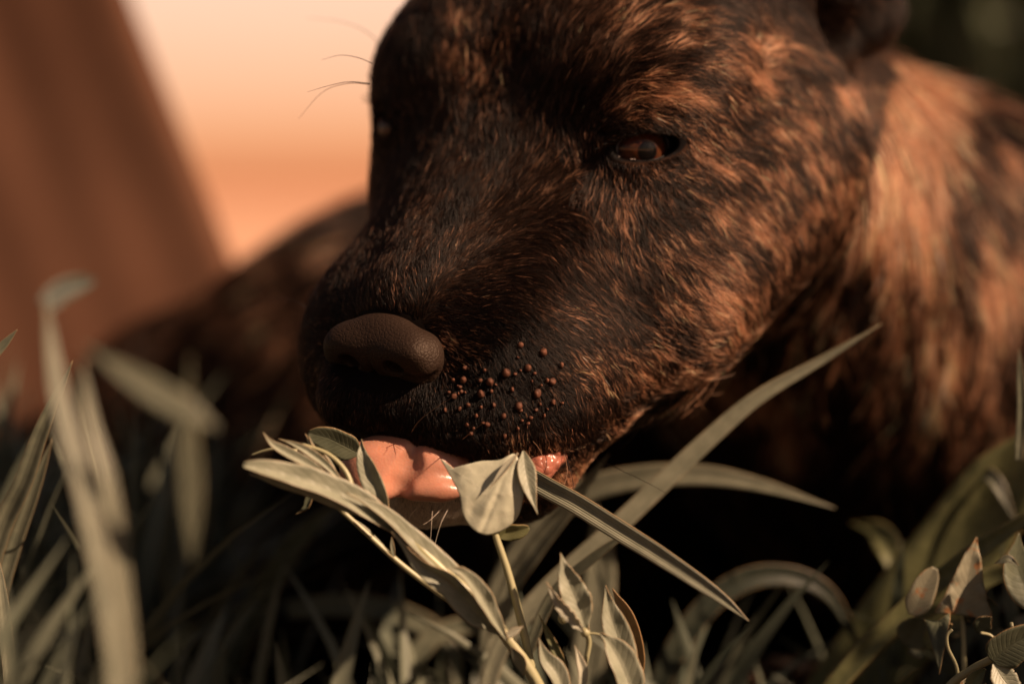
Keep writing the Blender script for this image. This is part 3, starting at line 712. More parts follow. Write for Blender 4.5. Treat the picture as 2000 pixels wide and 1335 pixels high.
# ------------------------------------------------------------------ leaves, stems and grass
def leaf_material(name, c1, c2, rough=.45, veins=True, stripes=False, trans=.25, spots=None):
    m = bpy.data.materials.new(name); m.use_nodes = True; nt = m.node_tree; nt.nodes.clear()
    N = nt.nodes.new; Lk = nt.links.new
    out = N('ShaderNodeOutputMaterial'); b = N('ShaderNodeBsdfPrincipled'); tr = N('ShaderNodeBsdfTranslucent'); mx = N('ShaderNodeMixShader')
    mx.inputs[0].default_value = trans; Lk(b.outputs[0], mx.inputs[1]); Lk(tr.outputs[0], mx.inputs[2]); Lk(mx.outputs[0], out.inputs[0])
    uv = N('ShaderNodeUVMap'); sp = N('ShaderNodeSeparateXYZ'); Lk(uv.outputs[0], sp.inputs[0])   # x along, y across (-1..1 -> 0..1)
    tc = N('ShaderNodeTexCoord'); no = N('ShaderNodeTexNoise'); no.inputs['Scale'].default_value = 260; no.inputs['Detail'].default_value = 5; Lk(tc.outputs['Object'], no.inputs['Vector'])
    rp = N('ShaderNodeValToRGB'); rp.color_ramp.elements[0].position = .35; rp.color_ramp.elements[0].color = (*c1, 1); rp.color_ramp.elements[1].position = .68; rp.color_ramp.elements[1].color = (*c2, 1)
    Lk(no.outputs['Fac'], rp.inputs[0]); col = rp.outputs[0]
    def M(op, a, b_=None, c=None):
        n = N('ShaderNodeMath'); n.operation = op
        for i, v in enumerate((a, b_, c)):
            if v is None: continue
            if hasattr(v, 'default_value') or hasattr(v, 'links'): Lk(v, n.inputs[i])
            else: n.inputs[i].default_value = v
        return n.outputs[0]
    v_ = M('ABSOLUTE', M('MULTIPLY_ADD', sp.outputs[1], 2.0, -1.0))
    if stripes:
        h = M('SINE', M('MULTIPLY', sp.outputs[1], 62.0)); h = M('MULTIPLY_ADD', h, .5, .5)
        h2 = M('SINE', M('MULTIPLY', sp.outputs[1], 23.0)); h = M('MULTIPLY_ADD', h2, .35, h)
    else:
        # side veins leave the midrib at a slant
        s_ = M('SINE', M('MULTIPLY', M('SUBTRACT', sp.outputs[0], M('MULTIPLY', v_, .22)), 66.0))
        h = M('POWER', M('MULTIPLY_ADD', s_, .5, .5), 8.0)
        mid = M('SUBTRACT', 1.0, M('MINIMUM', M('MULTIPLY', v_, 14.0), 1.0)); h = M('MAXIMUM', M('MULTIPLY', h, .5), mid)
    dk = N('ShaderNodeMix'); dk.data_type = 'RGBA'; dk.blend_type = 'MIX'
    Lk(M('MULTIPLY', h, .20 if not stripes else .30), dk.inputs['Factor']); Lk(col, dk.inputs['A'])
    dk.inputs['B'].default_value = (*[x * (1.35 if not stripes else .45) for x in c2], 1); col = dk.outputs['Result']
    # dry edge
    ed = N('ShaderNodeMix'); ed.data_type = 'RGBA'; Lk(M('MULTIPLY', M('GREATER_THAN', M('ADD', v_, M('MULTIPLY', no.outputs['Fac'], .12)), 1.035), .6), ed.inputs['Factor']); Lk(col, ed.inputs['A']); ed.inputs['B'].default_value = (.42, .24, .10, 1)
    col = ed.outputs['Result']
    if spots:
        ns = N('ShaderNodeTexNoise'); ns.inputs['Scale'].default_value = 330; Lk(tc.outputs['Object'], ns.inputs['Vector'])
        sm = N('ShaderNodeMapRange'); sm.inputs['From Min'].default_value = .56; sm.inputs['From Max'].default_value = .66; Lk(ns.outputs['Fac'], sm.inputs['Value'])
        q = N('ShaderNodeMix'); q.data_type = 'RGBA'; Lk(sm.outputs[0], q.inputs['Factor']); Lk(col, q.inputs['A']); q.inputs['B'].default_value = (*spots, 1); col = q.outputs['Result']
    Lk(col, b.inputs['Base Color']); Lk(col, tr.inputs['Color']); b.inputs['Roughness'].default_value = rough
    b.inputs['Specular IOR Level'].default_value = .4
    b.inputs['Sheen Weight'].default_value = 0.0
    bp = N('ShaderNodeBump'); bp.inputs['Strength'].default_value = .45 if not stripes else .6; bp.inputs['Distance'].default_value = .0002
    Lk(M('MULTIPLY_ADD', no.outputs['Fac'], .6, M('MULTIPLY', h, -1.0)), bp.inputs['Height']); Lk(bp.outputs[0], b.inputs['Normal'])
    return m
M_SAGE = leaf_material('sage_leaf', (.245, .255, .185), (.34, .345, .26))
M_PALE = leaf_material('pale_leaf', (.41, .40, .31), (.50, .485, .385), rough=.35)
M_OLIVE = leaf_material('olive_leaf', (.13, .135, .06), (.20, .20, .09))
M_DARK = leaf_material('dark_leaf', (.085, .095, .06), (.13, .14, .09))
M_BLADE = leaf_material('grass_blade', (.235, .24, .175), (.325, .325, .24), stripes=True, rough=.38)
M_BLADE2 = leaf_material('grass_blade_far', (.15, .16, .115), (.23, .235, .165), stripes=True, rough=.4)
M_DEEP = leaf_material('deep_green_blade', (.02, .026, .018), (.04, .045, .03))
M_DRY = leaf_material('spotted_leaf', (.25, .24, .17), (.33, .31, .22), spots=(.40, .20, .09))
M_NET, nt_, b_, o_ = mat('net_veined_leaf')
tc_ = nt_.nodes.new('ShaderNodeTexCoord'); nn_ = nt_.nodes.new('ShaderNodeTexNoise'); nn_.inputs['Scale'].default_value = 120; nt_.links.new(tc_.outputs['Object'], nn_.inputs['Vector'])
vm_ = nt_.nodes.new('ShaderNodeVectorMath'); vm_.operation = 'SCALE'; vm_.inputs['Scale'].default_value = .007; nt_.links.new(nn_.outputs['Color'], vm_.inputs[0])
va_ = nt_.nodes.new('ShaderNodeVectorMath'); nt_.links.new(vm_.outputs[0], va_.inputs[0]); nt_.links.new(tc_.outputs['Object'], va_.inputs[1])
vo_ = nt_.nodes.new('ShaderNodeTexVoronoi'); vo_.feature = 'DISTANCE_TO_EDGE'; vo_.inputs['Scale'].default_value = 420; nt_.links.new(va_.outputs[0], vo_.inputs['Vector'])
mr_ = nt_.nodes.new('ShaderNodeMapRange'); mr_.inputs['From Max'].default_value = .045; nt_.links.new(vo_.outputs['Distance'], mr_.inputs['Value'])
mx_ = nt_.nodes.new('ShaderNodeMix'); mx_.data_type = 'RGBA'; nt_.links.new(mr_.outputs[0], mx_.inputs['Factor']); mx_.inputs['A'].default_value = (.45, .44, .34, 1); mx_.inputs['B'].default_value = (.40, .40, .30, 1)
nt_.links.new(mx_.outputs['Result'], b_.inputs['Base Color']); b_.inputs['Roughness'].default_value = .38
bp_ = nt_.nodes.new('ShaderNodeBump'); bp_.inputs['Strength'].default_value = .15; bp_.inputs['Distance'].default_value = .0001; bp_.invert = True; nt_.links.new(mr_.outputs[0], bp_.inputs['Height']); nt_.links.new(bp_.outputs[0], b_.inputs['Normal'])
M_STEM, nt_, b_, o_ = mat('stem'); b_.inputs['Base Color'].default_value = (.33, .31, .18, 1); b_.inputs['Roughness'].default_value = .4

PROF = {'lance': [0.10, .45, .80, .97, 1.0, .93, .75, .48, .20, .02], 'blade': [.75, .9, 1, 1, .98, .93, .85, .7, .42, .02],
        'round': [.25, .75, 1.0, 1.05, 1.0, .98, .92, .80, .62, .22], 'arrow': [1.15, 1.1, .92, .78, .68, .56, .44, .31, .16, .01], 'base': [1, 1, 1, 1, 1, .97, .9, .75, .45, .02]}
def leaf(name, pts, hw, prof='lance', fold=.4, turn=0.0, twist=0.0, wave=.0, m=None, parent=None, nu=34, nv=9, seed=0, thick=.018, ragged=0.0, rootw=None):
    """a blade grown along pts (base to tip); fold = V across the midrib, turn/twist rotate it about its own length"""
    C = spline(pts, nu); T_ = frame_of(C); view = C / np.linalg.norm(C, axis=1)[:, None]
    S0 = np.cross(T_, view); S0 /= np.linalg.norm(S0, axis=1)[:, None] + 1e-9; U0 = np.cross(S0, T_)
    U0 *= -np.sign((U0 * view).sum(1).mean() + 1e-9)
    u = np.linspace(0, 1, nu); a = turn + twist * u
    S_ = S0 * np.cos(a)[:, None] + U0 * np.sin(a)[:, None]; U_ = -S0 * np.sin(a)[:, None] + U0 * np.cos(a)[:, None]
    w = np.interp(u, np.linspace(0, 1, 10), PROF[prof]) * hw
    rg = np.random.default_rng(seed + 100); ph = rg.uniform(0, 6, 4)
    V = []; UV = []
    for j in range(nv):
        v = -1 + 2 * j / (nv - 1); av = abs(v)
        rag = 1 + ragged * av ** 3 * (np.sin(u * 47 + ph[0] + v) * .5 + np.sin(u * 91 + ph[1]) * .5 - .3)
        off = S_ * (v * w * math.cos(fold * av * .6) * rag)[:, None] + U_ * (av * w * math.sin(fold) * .9 + wave * hw * av ** 2 * (np.sin(u * 17 + ph[2] + (v > 0) * 2.1) + .6 * np.sin(u * 31 + ph[3] + v)))[:, None]
        V.append(C + off); UV.append(np.stack([u, np.full(nu, j / (nv - 1))], 1))
    V = np.concatenate(V); UV = np.concatenate(UV)
    F = [(j * nu + i, j * nu + i + 1, (j + 1) * nu + i + 1, (j + 1) * nu + i) for j in range(nv - 1) for i in range(nu - 1)]
    return finish_leaf(name, V, F, UV, m or M_SAGE, parent, thick)
def finish_leaf(name, V, F, UV, m, parent, thick, base=None):
    me = make_mesh(name, V, F)
    uvl = me.uv_layers.new(name='UVMap'); li = np.zeros(len(me.loops), np.int32); me.loops.foreach_get('vertex_index', li)
    uvl.data.foreach_set('uv', UV[li].astype(np.float32).ravel())
    o = link(name, me, m, parent)
    s = o.modifiers.new('thickness', 'SOLIDIFY'); s.thickness = thick * .01; s.offset = 0
    return o
def top(name, mesh_obj, label, category, group=None):
    mesh_obj['label'] = label; mesh_obj['category'] = category
    if group: mesh_obj['group'] = group
    return mesh_obj
def stem(name, pts, r, m=None, parent=None, n=26):
    V, F = tube(pts, r, n, 8); return link(name, make_mesh(name, V, F), m or M_STEM, parent)

# --- the long leafy stem that lies across the tongue
A = empty('meadow_plant', W(I(1075, 1420, 57.6)), 'thick pale olive leafy stem lying across the puppy\'s tongue, its folded tip furthest left', 'plant', 'leafy stems in front of the puppy')
stem('stem', IP([(1090, 1440), (1050, 1335), (985, 1238), (925, 1165), (850, 1100), (760, 1010), (690, 965), (620, 935), (560, 922)], (57.6, 56.4)), [.16, .15, .13, .12, .1, .08], parent=A)
leaf('leaf', IP([(790, 1050), (700, 985), (620, 948), (545, 925), (474, 908)], (56.9, 55.9)), .34, 'round', fold=.75, turn=.5, wave=.05, parent=A, m=M_SAGE, seed=1)
leaf('leaf', IP([(760, 1020), (680, 985), (600, 950), (540, 938), (486, 925)], (57.1, 56.2)), .22, 'lance', fold=.5, turn=-.5, parent=A, m=M_SAGE, seed=2)
leaf('leaf', IP([(975, 1232), (900, 1150), (820, 1075), (740, 1000), (675, 960)], (57.3, 56.4)), .33, 'lance', fold=.9, turn=.7, wave=.05, parent=A, m=M_SAGE, seed=3)
leaf('leaf', IP([(978, 1238), (930, 1195), (880, 1140), (820, 1100), (765, 1035)], (57.0, 56.5)), .34, 'lance', fold=.8, turn=-.35, wave=.09, parent=A, m=M_SAGE, seed=4)
leaf('leaf', IP([(990, 1250), (960, 1200), (930, 1150), (900, 1118), (868, 1108)], (56.8, 56.3)), .24, 'lance', fold=.9, turn=.4, wave=.1, parent=A, m=M_SAGE, seed=5)
leaf('leaf', IP([(660, 950), (610, 912), (560, 885), (530, 866), (513, 843)], (56.8, 56.5)), .15, 'lance', fold=.9, turn=.4, parent=A, m=M_SAGE, seed=6)
leaf('leaf', IP([(680, 955), (640, 912), (605, 885), (575, 868), (543, 856)], (57.0, 57.0)), .12, 'lance', fold=.9, turn=.3, parent=A, m=M_SAGE, seed=7)
leaf('leaf', IP([(668, 950), (640, 905), (615, 880), (603, 850)], (57.3, 57.3)), .10, 'lance', fold=.9, turn=.9, parent=A, m=M_SAGE, seed=8)
leaf('leaf', IP([(672, 948), (640, 900), (608, 868), (596, 846)], (57.2, 57.4)), .08, 'lance', fold=.6, turn=-.6, parent=A, m=M_SAGE, seed=9)
stem('tendril', IP([(590, 868), (640, 886), (675, 920), (692, 965), (705, 1005)], (57.2, 56.8)), [.05, .06, .07], parent=A)
stem('tendril', IP([(580, 880), (540, 876), (515, 880), (492, 888)], (57.2, 57.4)), [.045, .03, .02], parent=A)
leaf('leaf', IP([(700, 885), (672, 870), (640, 855), (601, 845)], (58.3, 58.0)), .34, 'round', fold=.25, turn=-.3, parent=A, m=M_DARK, seed=10)
leaf('leaf', IP([(625, 955), (606, 972), (598, 990), (577, 1004)], (57.3, 57.2)), .10, 'lance', fold=.5, turn=.5, parent=A, m=M_DARK, seed=11)
leaf('leaf', IP([(760, 1022), (744, 975), (722, 925), (709, 890), (706, 856)], (57.2, 57.9)), .27, 'lance', fold=.55, turn=-.25, wave=.07, parent=A, m=M_SAGE, seed=12)
stem('side_stem', IP([(878, 1172), (820, 1130), (770, 1090), (715, 1040), (660, 990), (620, 955)], (57.6, 57.2)), [.075, .07, .06, .05], parent=A)
leaf('leaf', IP([(772, 1092), (735, 1062), (705, 1030), (672, 1000)], (57.4, 57.3)), .11, 'lance', fold=.9, turn=.9, parent=A, seed=13)
leaf('leaf', IP([(770, 1090), (766, 1065), (765, 1048)], (57.4, 57.3)), .05, 'lance', fold=.5, parent=A, seed=14, nu=14)
leaf('leaf', IP([(985, 1245), (1005, 1232), (1022, 1222)], (56.8, 56.8)), .10, 'lance', fold=.6, parent=A, m=M_PALE, seed=15, nu=14)
leaf('leaf', IP([(1000, 1262), (1018, 1290), (1022, 1320)], (56.8, 57.2)), .17, 'lance', fold=.7, turn=.4, parent=A, seed=16, nu=16)

# --- the thin stem with the broad pale leaf held in the mouth
B = empty('meadow_plant', W(I(1075, 1430, 57.9)), 'thin upright stem carrying the broad pale leaf held in the puppy\'s mouth', 'plant', 'leafy stems in front of the puppy')
stem('stem', IP([(1068, 1420), (1045, 1335), (1022, 1230), (993, 1120), (968, 1045), (958, 1000)], (57.8, 57.5)), [.11, .1, .09, .07], parent=B)
def pale_leaf():
    out = [(860, 895), (874, 914), (905, 908), (940, 900), (975, 898), (1005, 886), (1017, 915), (1023, 950), (1019, 985), (1009, 1012), (984, 1034), (950, 1044), (922, 1031), (904, 1003), (898, 968), (882, 934)]
    O_ = np.array(out, float); n = len(O_)
    Q = np.vstack([O_[-1], O_, O_[:2]]); P = []
    for i in range(n):
        for t in np.linspace(0, 1, 8, endpoint=False):
            a, b, c, d = Q[i], Q[i + 1], Q[i + 2], Q[(i + 3) % len(Q)] if i + 3 < len(Q) else O_[2]
            P.append(.5 * (2 * b + (c - a) * t + (2 * a - 5 * b + 4 * c - d) * t * t + (3 * b - a - 3 * c + d) * t ** 3))
    P = np.array(P); m_ = len(P); ce = np.array([955., 965.]); nr = 22
    V = [I(ce[0], ce[1], 57.3)]; xy = [ce]
    for r in range(1, nr + 1): xy += [ce + (p - ce) * r / nr for p in P]
    xy = np.array(xy)
    d = np.zeros(len(xy))
    up = (965 - xy[:, 1]) / 75.0
    d += 57.35 + .22 * np.clip(up, 0, 1.2) ** 1.5                              # the top leans back into the mouth
    d += .16 * np.clip((885 + 25 - xy[:, 0]) / 40, 0, 2) ** 1.3                # left point turns back
    ln = (xy[:, 0] - 1000) * .92 + (xy[:, 1] - 895) * .38                      # midrib from the top right to the bottom
    d += -.10 * np.exp(-(ln / 26) ** 2) + .05 * np.exp(-(ln / 6) ** 2) + .10 * np.clip(ln / 60, 0, 1) ** 2
    d += .22 * np.clip((xy[:, 1] - 1000) / 45, 0, 1) ** 2 * np.clip((xy[:, 0] - 925) / 70, 0, 1)   # lower lip curls under
    an = np.arctan2(xy[:, 0] - 1006, xy[:, 1] - 880)
    d += .012 * np.cos(an * 22 + .8 * np.sin(xy[:, 1] / 17)) * np.clip(np.hypot(xy[:, 0] - 1006, xy[:, 1] - 880) / 80, 0, 1)
    d += .05 * (fbm(np.stack([xy[:, 0] / 22, xy[:, 1] / 22, xy[:, 0] * 0], 1), 2) - .5)
    V = np.array([I(x, y, q) for (x, y), q in zip(xy, d)])
    F = [(0, 1 + k_, 1 + (k_ + 1) % m_) for k_ in range(m_)]
    for r in range(nr - 1):
        b0 = 1 + r * m_; b1 = b0 + m_
        F += [(b0 + k_, b1 + k_, b1 + (k_ + 1) % m_, b0 + (k_ + 1) % m_) for k_ in range(m_)]
    UV = np.stack([(xy[:, 0] - 850) / 180, (xy[:, 1] - 880) / 170], 1)
    return finish_leaf('leaf', V, F, UV, M_NET, B, .012)
pale_leaf()
leaf('leaf', IP([(1012, 884), (992, 908), (974, 930), (955, 954)], (57.25, 57.15)), .09, 'lance', fold=.7, turn=.4, parent=B, m=M_PALE, seed=20)
leaf('leaf', IP([(1022, 880), (1026, 915), (1034, 955), (1050, 1004)], (57.6, 57.2)), .24, 'lance', fold=.6, turn=-.2, wave=.04, parent=B, m=M_SAGE, seed=21)
leaf('leaf', IP([(975, 1048), (992, 1038), (1012, 1036), (1033, 1029)], (57.8, 57.8)), .22, 'round', fold=.3, turn=.5, parent=B, m=M_OLIVE, seed=22)

# --- shoot with a pair of leaves, right of the stems
Cs = empty('meadow_shoot', W(I(1135, 1420, 57.6)), 'thin shoot with two upright wavy leaves, one pale and nibbled, below the grass blade', 'plant', 'small shoots at the bottom')
stem('stem', IP([(1125, 1420), (1135, 1335), (1150, 1260), (1146, 1235)], (57.6, 57.3)), [.06, .06, .07], parent=Cs)
V_, F_ = ball(I(1143, 1234, 57.2), (.12, .12, .12)); link('bud', make_mesh('bud', V_, F_), M_STEM, Cs)
leaf('leaf', IP([(1145, 1232), (1128, 1180), (1108, 1130), (1094, 1078)], (57.2, 57.0)), .37, 'lance', fold=.55, turn=.15, wave=.12, parent=Cs, seed=30, ragged=.06)
leaf('leaf', IP([(1141, 1234), (1115, 1205), (1088, 1172), (1067, 1135)], (57.0, 56.6)), .17, 'lance', fold=.4, turn=-.3, wave=.12, parent=Cs, m=M_PALE, seed=31, ragged=.3)
stem('tendril', IP([(1148, 1236), (1160, 1236), (1172, 1238)], (57.3, 57.3)), .025, parent=Cs, n=8)
V_, F_ = ball(I(1100, 1205, 57.5), (.13, .16, .12)); link('bud', make_mesh('bud', V_, F_), M_STEM, Cs)

# --- broad three-leaved shoot
Ds = empty('meadow_shoot', W(I(1240, 1430, 57.9)), 'broad olive shoot with a brown-edged leaf, rightmost at the bottom centre', 'plant', 'small shoots at the bottom')
stem('stem', IP([(1240, 1430), (1240, 1380), (1238, 1330)], (57.8, 57.6)), .1, parent=Ds)
leaf('leaf', IP([(1236, 1345), (1215, 1270), (1192, 1200), (1182, 1142)], (57.6, 57.4)), .36, 'lance', fold=.6, turn=.2, wave=.06, parent=Ds, seed=40)
leaf('leaf', IP([(1243, 1350), (1240, 1280), (1222, 1200), (1196, 1148)], (58.1, 57.9)), .30, 'lance', fold=.3, turn=-.4, parent=Ds, m=leaf_material('brown_leaf', (.30, .19, .09), (.38, .26, .13)), seed=41)
leaf('leaf', IP([(1245, 1395), (1222, 1320), (1195, 1265), (1172, 1235)], (57.2, 57.0)), .42, 'lance', fold=.8, turn=.4, wave=.06, parent=Ds, seed=42)
# --- low leaves at the bottom edge
Es = empty('meadow_shoot', W(I(1110, 1440, 57.2)), 'low shoot of three narrow pointed leaves at the very bottom edge', 'plant', 'small shoots at the bottom')
stem('stem', IP([(1115, 1440), (1114, 1400), (1112, 1360)], (57.2, 57.2)), .07, parent=Es, n=8)
leaf('leaf', IP([(1112, 1390), (1090, 1320), (1065, 1285), (1052, 1245)], (57.0, 57.0)), .26, 'lance', fold=.7, turn=.3, parent=Es, seed=50)
leaf('leaf', IP([(1118, 1380), (1098, 1300), (1075, 1245), (1052, 1198)], (57.3, 57.3)), .13, 'lance', fold=.5, turn=-.2, parent=Es, m=M_OLIVE, seed=51)
leaf('leaf', IP([(1128, 1390), (1138, 1320), (1132, 1288), (1122, 1258)], (57.1, 57.1)), .13, 'lance', fold=.6, turn=.2, parent=Es, m=M_PALE, seed=52)

# --- single blades that can be told apart: pts, depths, half width, label, material, fold, turn
def blade(pts, d, hw, label, m=M_BLADE, fold=.35, turn=0.0, twist=0.0, prof='blade', group='grass blades', nv=7, name='long_grass', cat='grass blade', seed=0):
    o = top(name, leaf(name, IP(pts, d), hw, prof, fold, turn, twist, 0, m, None, 48, nv, seed, .02), label, cat, group)
    o['kind'] = 'thing'; return o
blade([(1030, 930), (1075, 955), (1130, 985), (1210, 1035), (1290, 1085), (1400, 1160), (1463, 1212)], (58.7, 57.2), .26, 'sharp ribbed grass blade hanging from the mouth corner down to the right', fold=.3, turn=.15, prof='base')
blade([(930, 1440), (975, 1270), (1060, 1160), (1180, 1050), (1290, 945), (1385, 855), (1480, 775), (1600, 705), (1722, 632)], (64, 63.5), .27, 'long grass blade rising diagonally to its tip in front of the puppy\'s neck', fold=.3, twist=.4, turn=-.1)
blade([(975, 1450), (960, 1300), (975, 1160), (1040, 1050), (1130, 965), (1250, 932), (1380, 928), (1500, 950), (1632, 992)], (69.5, 66), .38, 'blurred grass blade arching over to the right below the puppy\'s jaw', fold=.2, m=M_BLADE)
blade([(930, 1450), (985, 1180), (1040, 1080), (1110, 990), (1190, 885)], (66, 64), .26, 'blurred grass blade leaning up to the corner of the puppy\'s jaw', fold=.3, prof='base')
blade([(1120, 1450), (1145, 1300), (1165, 1180), (1172, 1080), (1165, 985)], (69, 68), .52, 'wide blurred pale grass blade standing upright behind the wavy-leaved shoot', fold=.2, m=M_BLADE, prof='base')
blade([(1020, 1300), (1075, 1170), (1150, 1095), (1240, 1030)], (62, 61), .16, 'narrow grass blade crossing behind the two small shoots', m=M_BLADE2)
blade([(245, 1450), (215, 1200), (165, 950), (115, 760), (88, 575)], (45.5, 47), .215, 'widest blurred upright grass blade at the left, taller of two', fold=.35, m=M_BLADE, prof='base')
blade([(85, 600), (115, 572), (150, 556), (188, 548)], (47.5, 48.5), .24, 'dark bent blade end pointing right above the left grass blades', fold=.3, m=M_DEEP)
blade([(262, 1450), (245, 1200), (215, 960), (180, 830), (160, 700)], (46, 47), .165, 'blurred upright grass blade at the left, right-hand one of two', fold=.35, m=M_BLADE, prof='base')
blade([(-60, 1250), (0, 1040), (45, 940), (85, 830), (142, 704)], (62, 60.5), .26, 'slim grass blade curving up to a fine tip at the left edge', fold=.5, m=M_BLADE2)
blade([(-40, 1300), (20, 1090), (62, 970), (102, 856)], (62.5, 61.5), .2, 'short grass blade beside the slim curved one at the left edge', fold=.5, m=M_BLADE2)
blade([(30, 1450), (18, 1300), (8, 1190), (-4, 1085)], (58.5, 58.5), .17, 'bright grass blade at the bottom left corner', fold=.4, m=M_BLADE)
blade([(-90, 800), (-30, 712), (0, 680), (34, 643)], (60, 60), .14, 'grey grass tip poking in from the left edge', fold=.4, m=M_BLADE2)
blade([(-30, 1330), (30, 1260), (85, 1225), (135, 1235), (172, 1300), (185, 1400)], (66, 66), .24, 'grey grass blade bent over in a low arch at the bottom left', fold=.3, m=M_BLADE2)
blade([(100, 1450), (92, 1250), (96, 1120), (86, 1010)], (74, 74), .4, 'dim grass blade behind the arch at the bottom left', m=M_BLADE2)
blade([(425, 835), (345, 790), (255, 735), (160, 672)], (44, 44), .27, 'very blurred broad grass blade slanting behind the left blades', fold=.2, m=M_BLADE2, prof='lance')
blade([(375, 1100), (372, 960), (366, 830), (372, 690)], (46, 45), .24, 'very blurred upright grass blade below the brown cloth', fold=.2, m=M_BLADE2, prof='lance')
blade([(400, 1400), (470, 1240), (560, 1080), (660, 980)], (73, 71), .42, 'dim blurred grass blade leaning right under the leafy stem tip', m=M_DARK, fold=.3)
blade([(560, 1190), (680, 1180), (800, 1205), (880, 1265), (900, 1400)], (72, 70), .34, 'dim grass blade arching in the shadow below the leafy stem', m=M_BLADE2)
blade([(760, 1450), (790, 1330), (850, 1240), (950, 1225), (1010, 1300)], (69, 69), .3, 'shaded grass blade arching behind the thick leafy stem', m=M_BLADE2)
blade([(1250, 1420), (1330, 1250), (1420, 1150), (1520, 1122), (1620, 1160), (1690, 1290)], (67, 68), .34, 'dark grass blade in a wide arch in the shadow under the chest', m=M_DEEP)  # coloured extra dark to stand for the shade under the chest
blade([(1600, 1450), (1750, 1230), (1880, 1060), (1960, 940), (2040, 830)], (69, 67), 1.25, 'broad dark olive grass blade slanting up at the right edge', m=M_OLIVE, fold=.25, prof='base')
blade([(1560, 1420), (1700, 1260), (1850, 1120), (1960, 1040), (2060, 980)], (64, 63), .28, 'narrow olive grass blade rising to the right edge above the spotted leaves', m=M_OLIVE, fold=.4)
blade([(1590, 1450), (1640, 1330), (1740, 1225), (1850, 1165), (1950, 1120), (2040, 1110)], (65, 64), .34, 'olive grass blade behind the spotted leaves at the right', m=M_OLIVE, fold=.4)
blade([(1990, 900), (1996, 800), (1990, 680)], (63, 63), .14, 'thin upright grass blade touching the right edge', m=M_BLADE2)
blade([(1985, 1020), (1945, 940), (1912, 922), (1880, 914)], (67, 68), .22, 'pale blurred leaf tip pointing left by the broad olive blade', m=M_BLADE2, prof='lance')
blade([(1740, 1120), (1735, 1070), (1710, 1035), (1660, 1020)], (70, 71), .4, 'dim yellow olive leaf curled over in the shadow at the right', m=M_OLIVE, prof='lance')

# --- the leafy plant in the right-hand corner
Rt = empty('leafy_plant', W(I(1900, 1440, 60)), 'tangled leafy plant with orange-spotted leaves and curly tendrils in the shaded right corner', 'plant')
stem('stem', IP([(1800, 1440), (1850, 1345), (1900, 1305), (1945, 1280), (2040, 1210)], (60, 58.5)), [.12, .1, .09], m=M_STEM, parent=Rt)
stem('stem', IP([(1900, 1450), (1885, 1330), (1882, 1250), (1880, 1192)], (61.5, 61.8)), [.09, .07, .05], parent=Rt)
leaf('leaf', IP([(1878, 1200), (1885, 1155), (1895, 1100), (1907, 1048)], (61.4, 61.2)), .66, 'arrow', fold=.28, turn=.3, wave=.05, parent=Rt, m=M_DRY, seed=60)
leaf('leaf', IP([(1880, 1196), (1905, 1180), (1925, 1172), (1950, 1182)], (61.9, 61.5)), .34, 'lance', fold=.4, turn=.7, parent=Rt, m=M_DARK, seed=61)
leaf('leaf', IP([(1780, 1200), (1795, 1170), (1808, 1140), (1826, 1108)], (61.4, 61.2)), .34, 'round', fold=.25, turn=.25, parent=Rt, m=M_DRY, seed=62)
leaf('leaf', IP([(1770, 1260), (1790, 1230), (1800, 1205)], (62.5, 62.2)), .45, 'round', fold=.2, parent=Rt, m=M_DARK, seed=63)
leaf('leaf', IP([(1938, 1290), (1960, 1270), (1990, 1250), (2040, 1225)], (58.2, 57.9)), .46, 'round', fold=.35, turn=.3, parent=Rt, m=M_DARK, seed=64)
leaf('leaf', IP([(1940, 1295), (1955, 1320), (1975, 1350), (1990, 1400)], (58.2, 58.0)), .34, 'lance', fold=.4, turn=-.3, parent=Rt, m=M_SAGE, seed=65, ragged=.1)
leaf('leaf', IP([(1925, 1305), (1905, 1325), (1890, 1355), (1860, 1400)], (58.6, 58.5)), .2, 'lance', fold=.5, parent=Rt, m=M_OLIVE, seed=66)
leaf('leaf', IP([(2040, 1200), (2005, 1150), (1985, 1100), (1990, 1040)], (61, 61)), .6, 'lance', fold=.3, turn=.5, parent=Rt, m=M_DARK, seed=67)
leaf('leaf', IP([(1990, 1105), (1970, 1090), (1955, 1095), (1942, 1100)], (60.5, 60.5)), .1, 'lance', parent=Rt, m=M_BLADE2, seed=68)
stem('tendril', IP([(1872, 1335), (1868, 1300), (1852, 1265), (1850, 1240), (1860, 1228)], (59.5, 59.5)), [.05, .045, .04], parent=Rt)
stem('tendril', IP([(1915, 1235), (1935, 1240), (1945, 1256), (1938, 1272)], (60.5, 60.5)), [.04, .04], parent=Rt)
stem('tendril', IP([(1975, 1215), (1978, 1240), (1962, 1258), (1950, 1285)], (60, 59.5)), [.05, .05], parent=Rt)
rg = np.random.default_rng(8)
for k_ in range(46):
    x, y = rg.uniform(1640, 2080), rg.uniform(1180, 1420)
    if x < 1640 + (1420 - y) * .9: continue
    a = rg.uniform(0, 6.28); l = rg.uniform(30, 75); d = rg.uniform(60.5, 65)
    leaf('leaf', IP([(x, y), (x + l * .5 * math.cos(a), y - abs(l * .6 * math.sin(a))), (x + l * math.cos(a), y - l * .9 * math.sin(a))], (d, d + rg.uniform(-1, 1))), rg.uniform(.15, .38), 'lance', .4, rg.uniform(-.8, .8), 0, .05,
         [M_DARK, M_OLIVE, M_DARK, M_DRY][k_ % 4], Rt, 14, 5, 200 + k_)

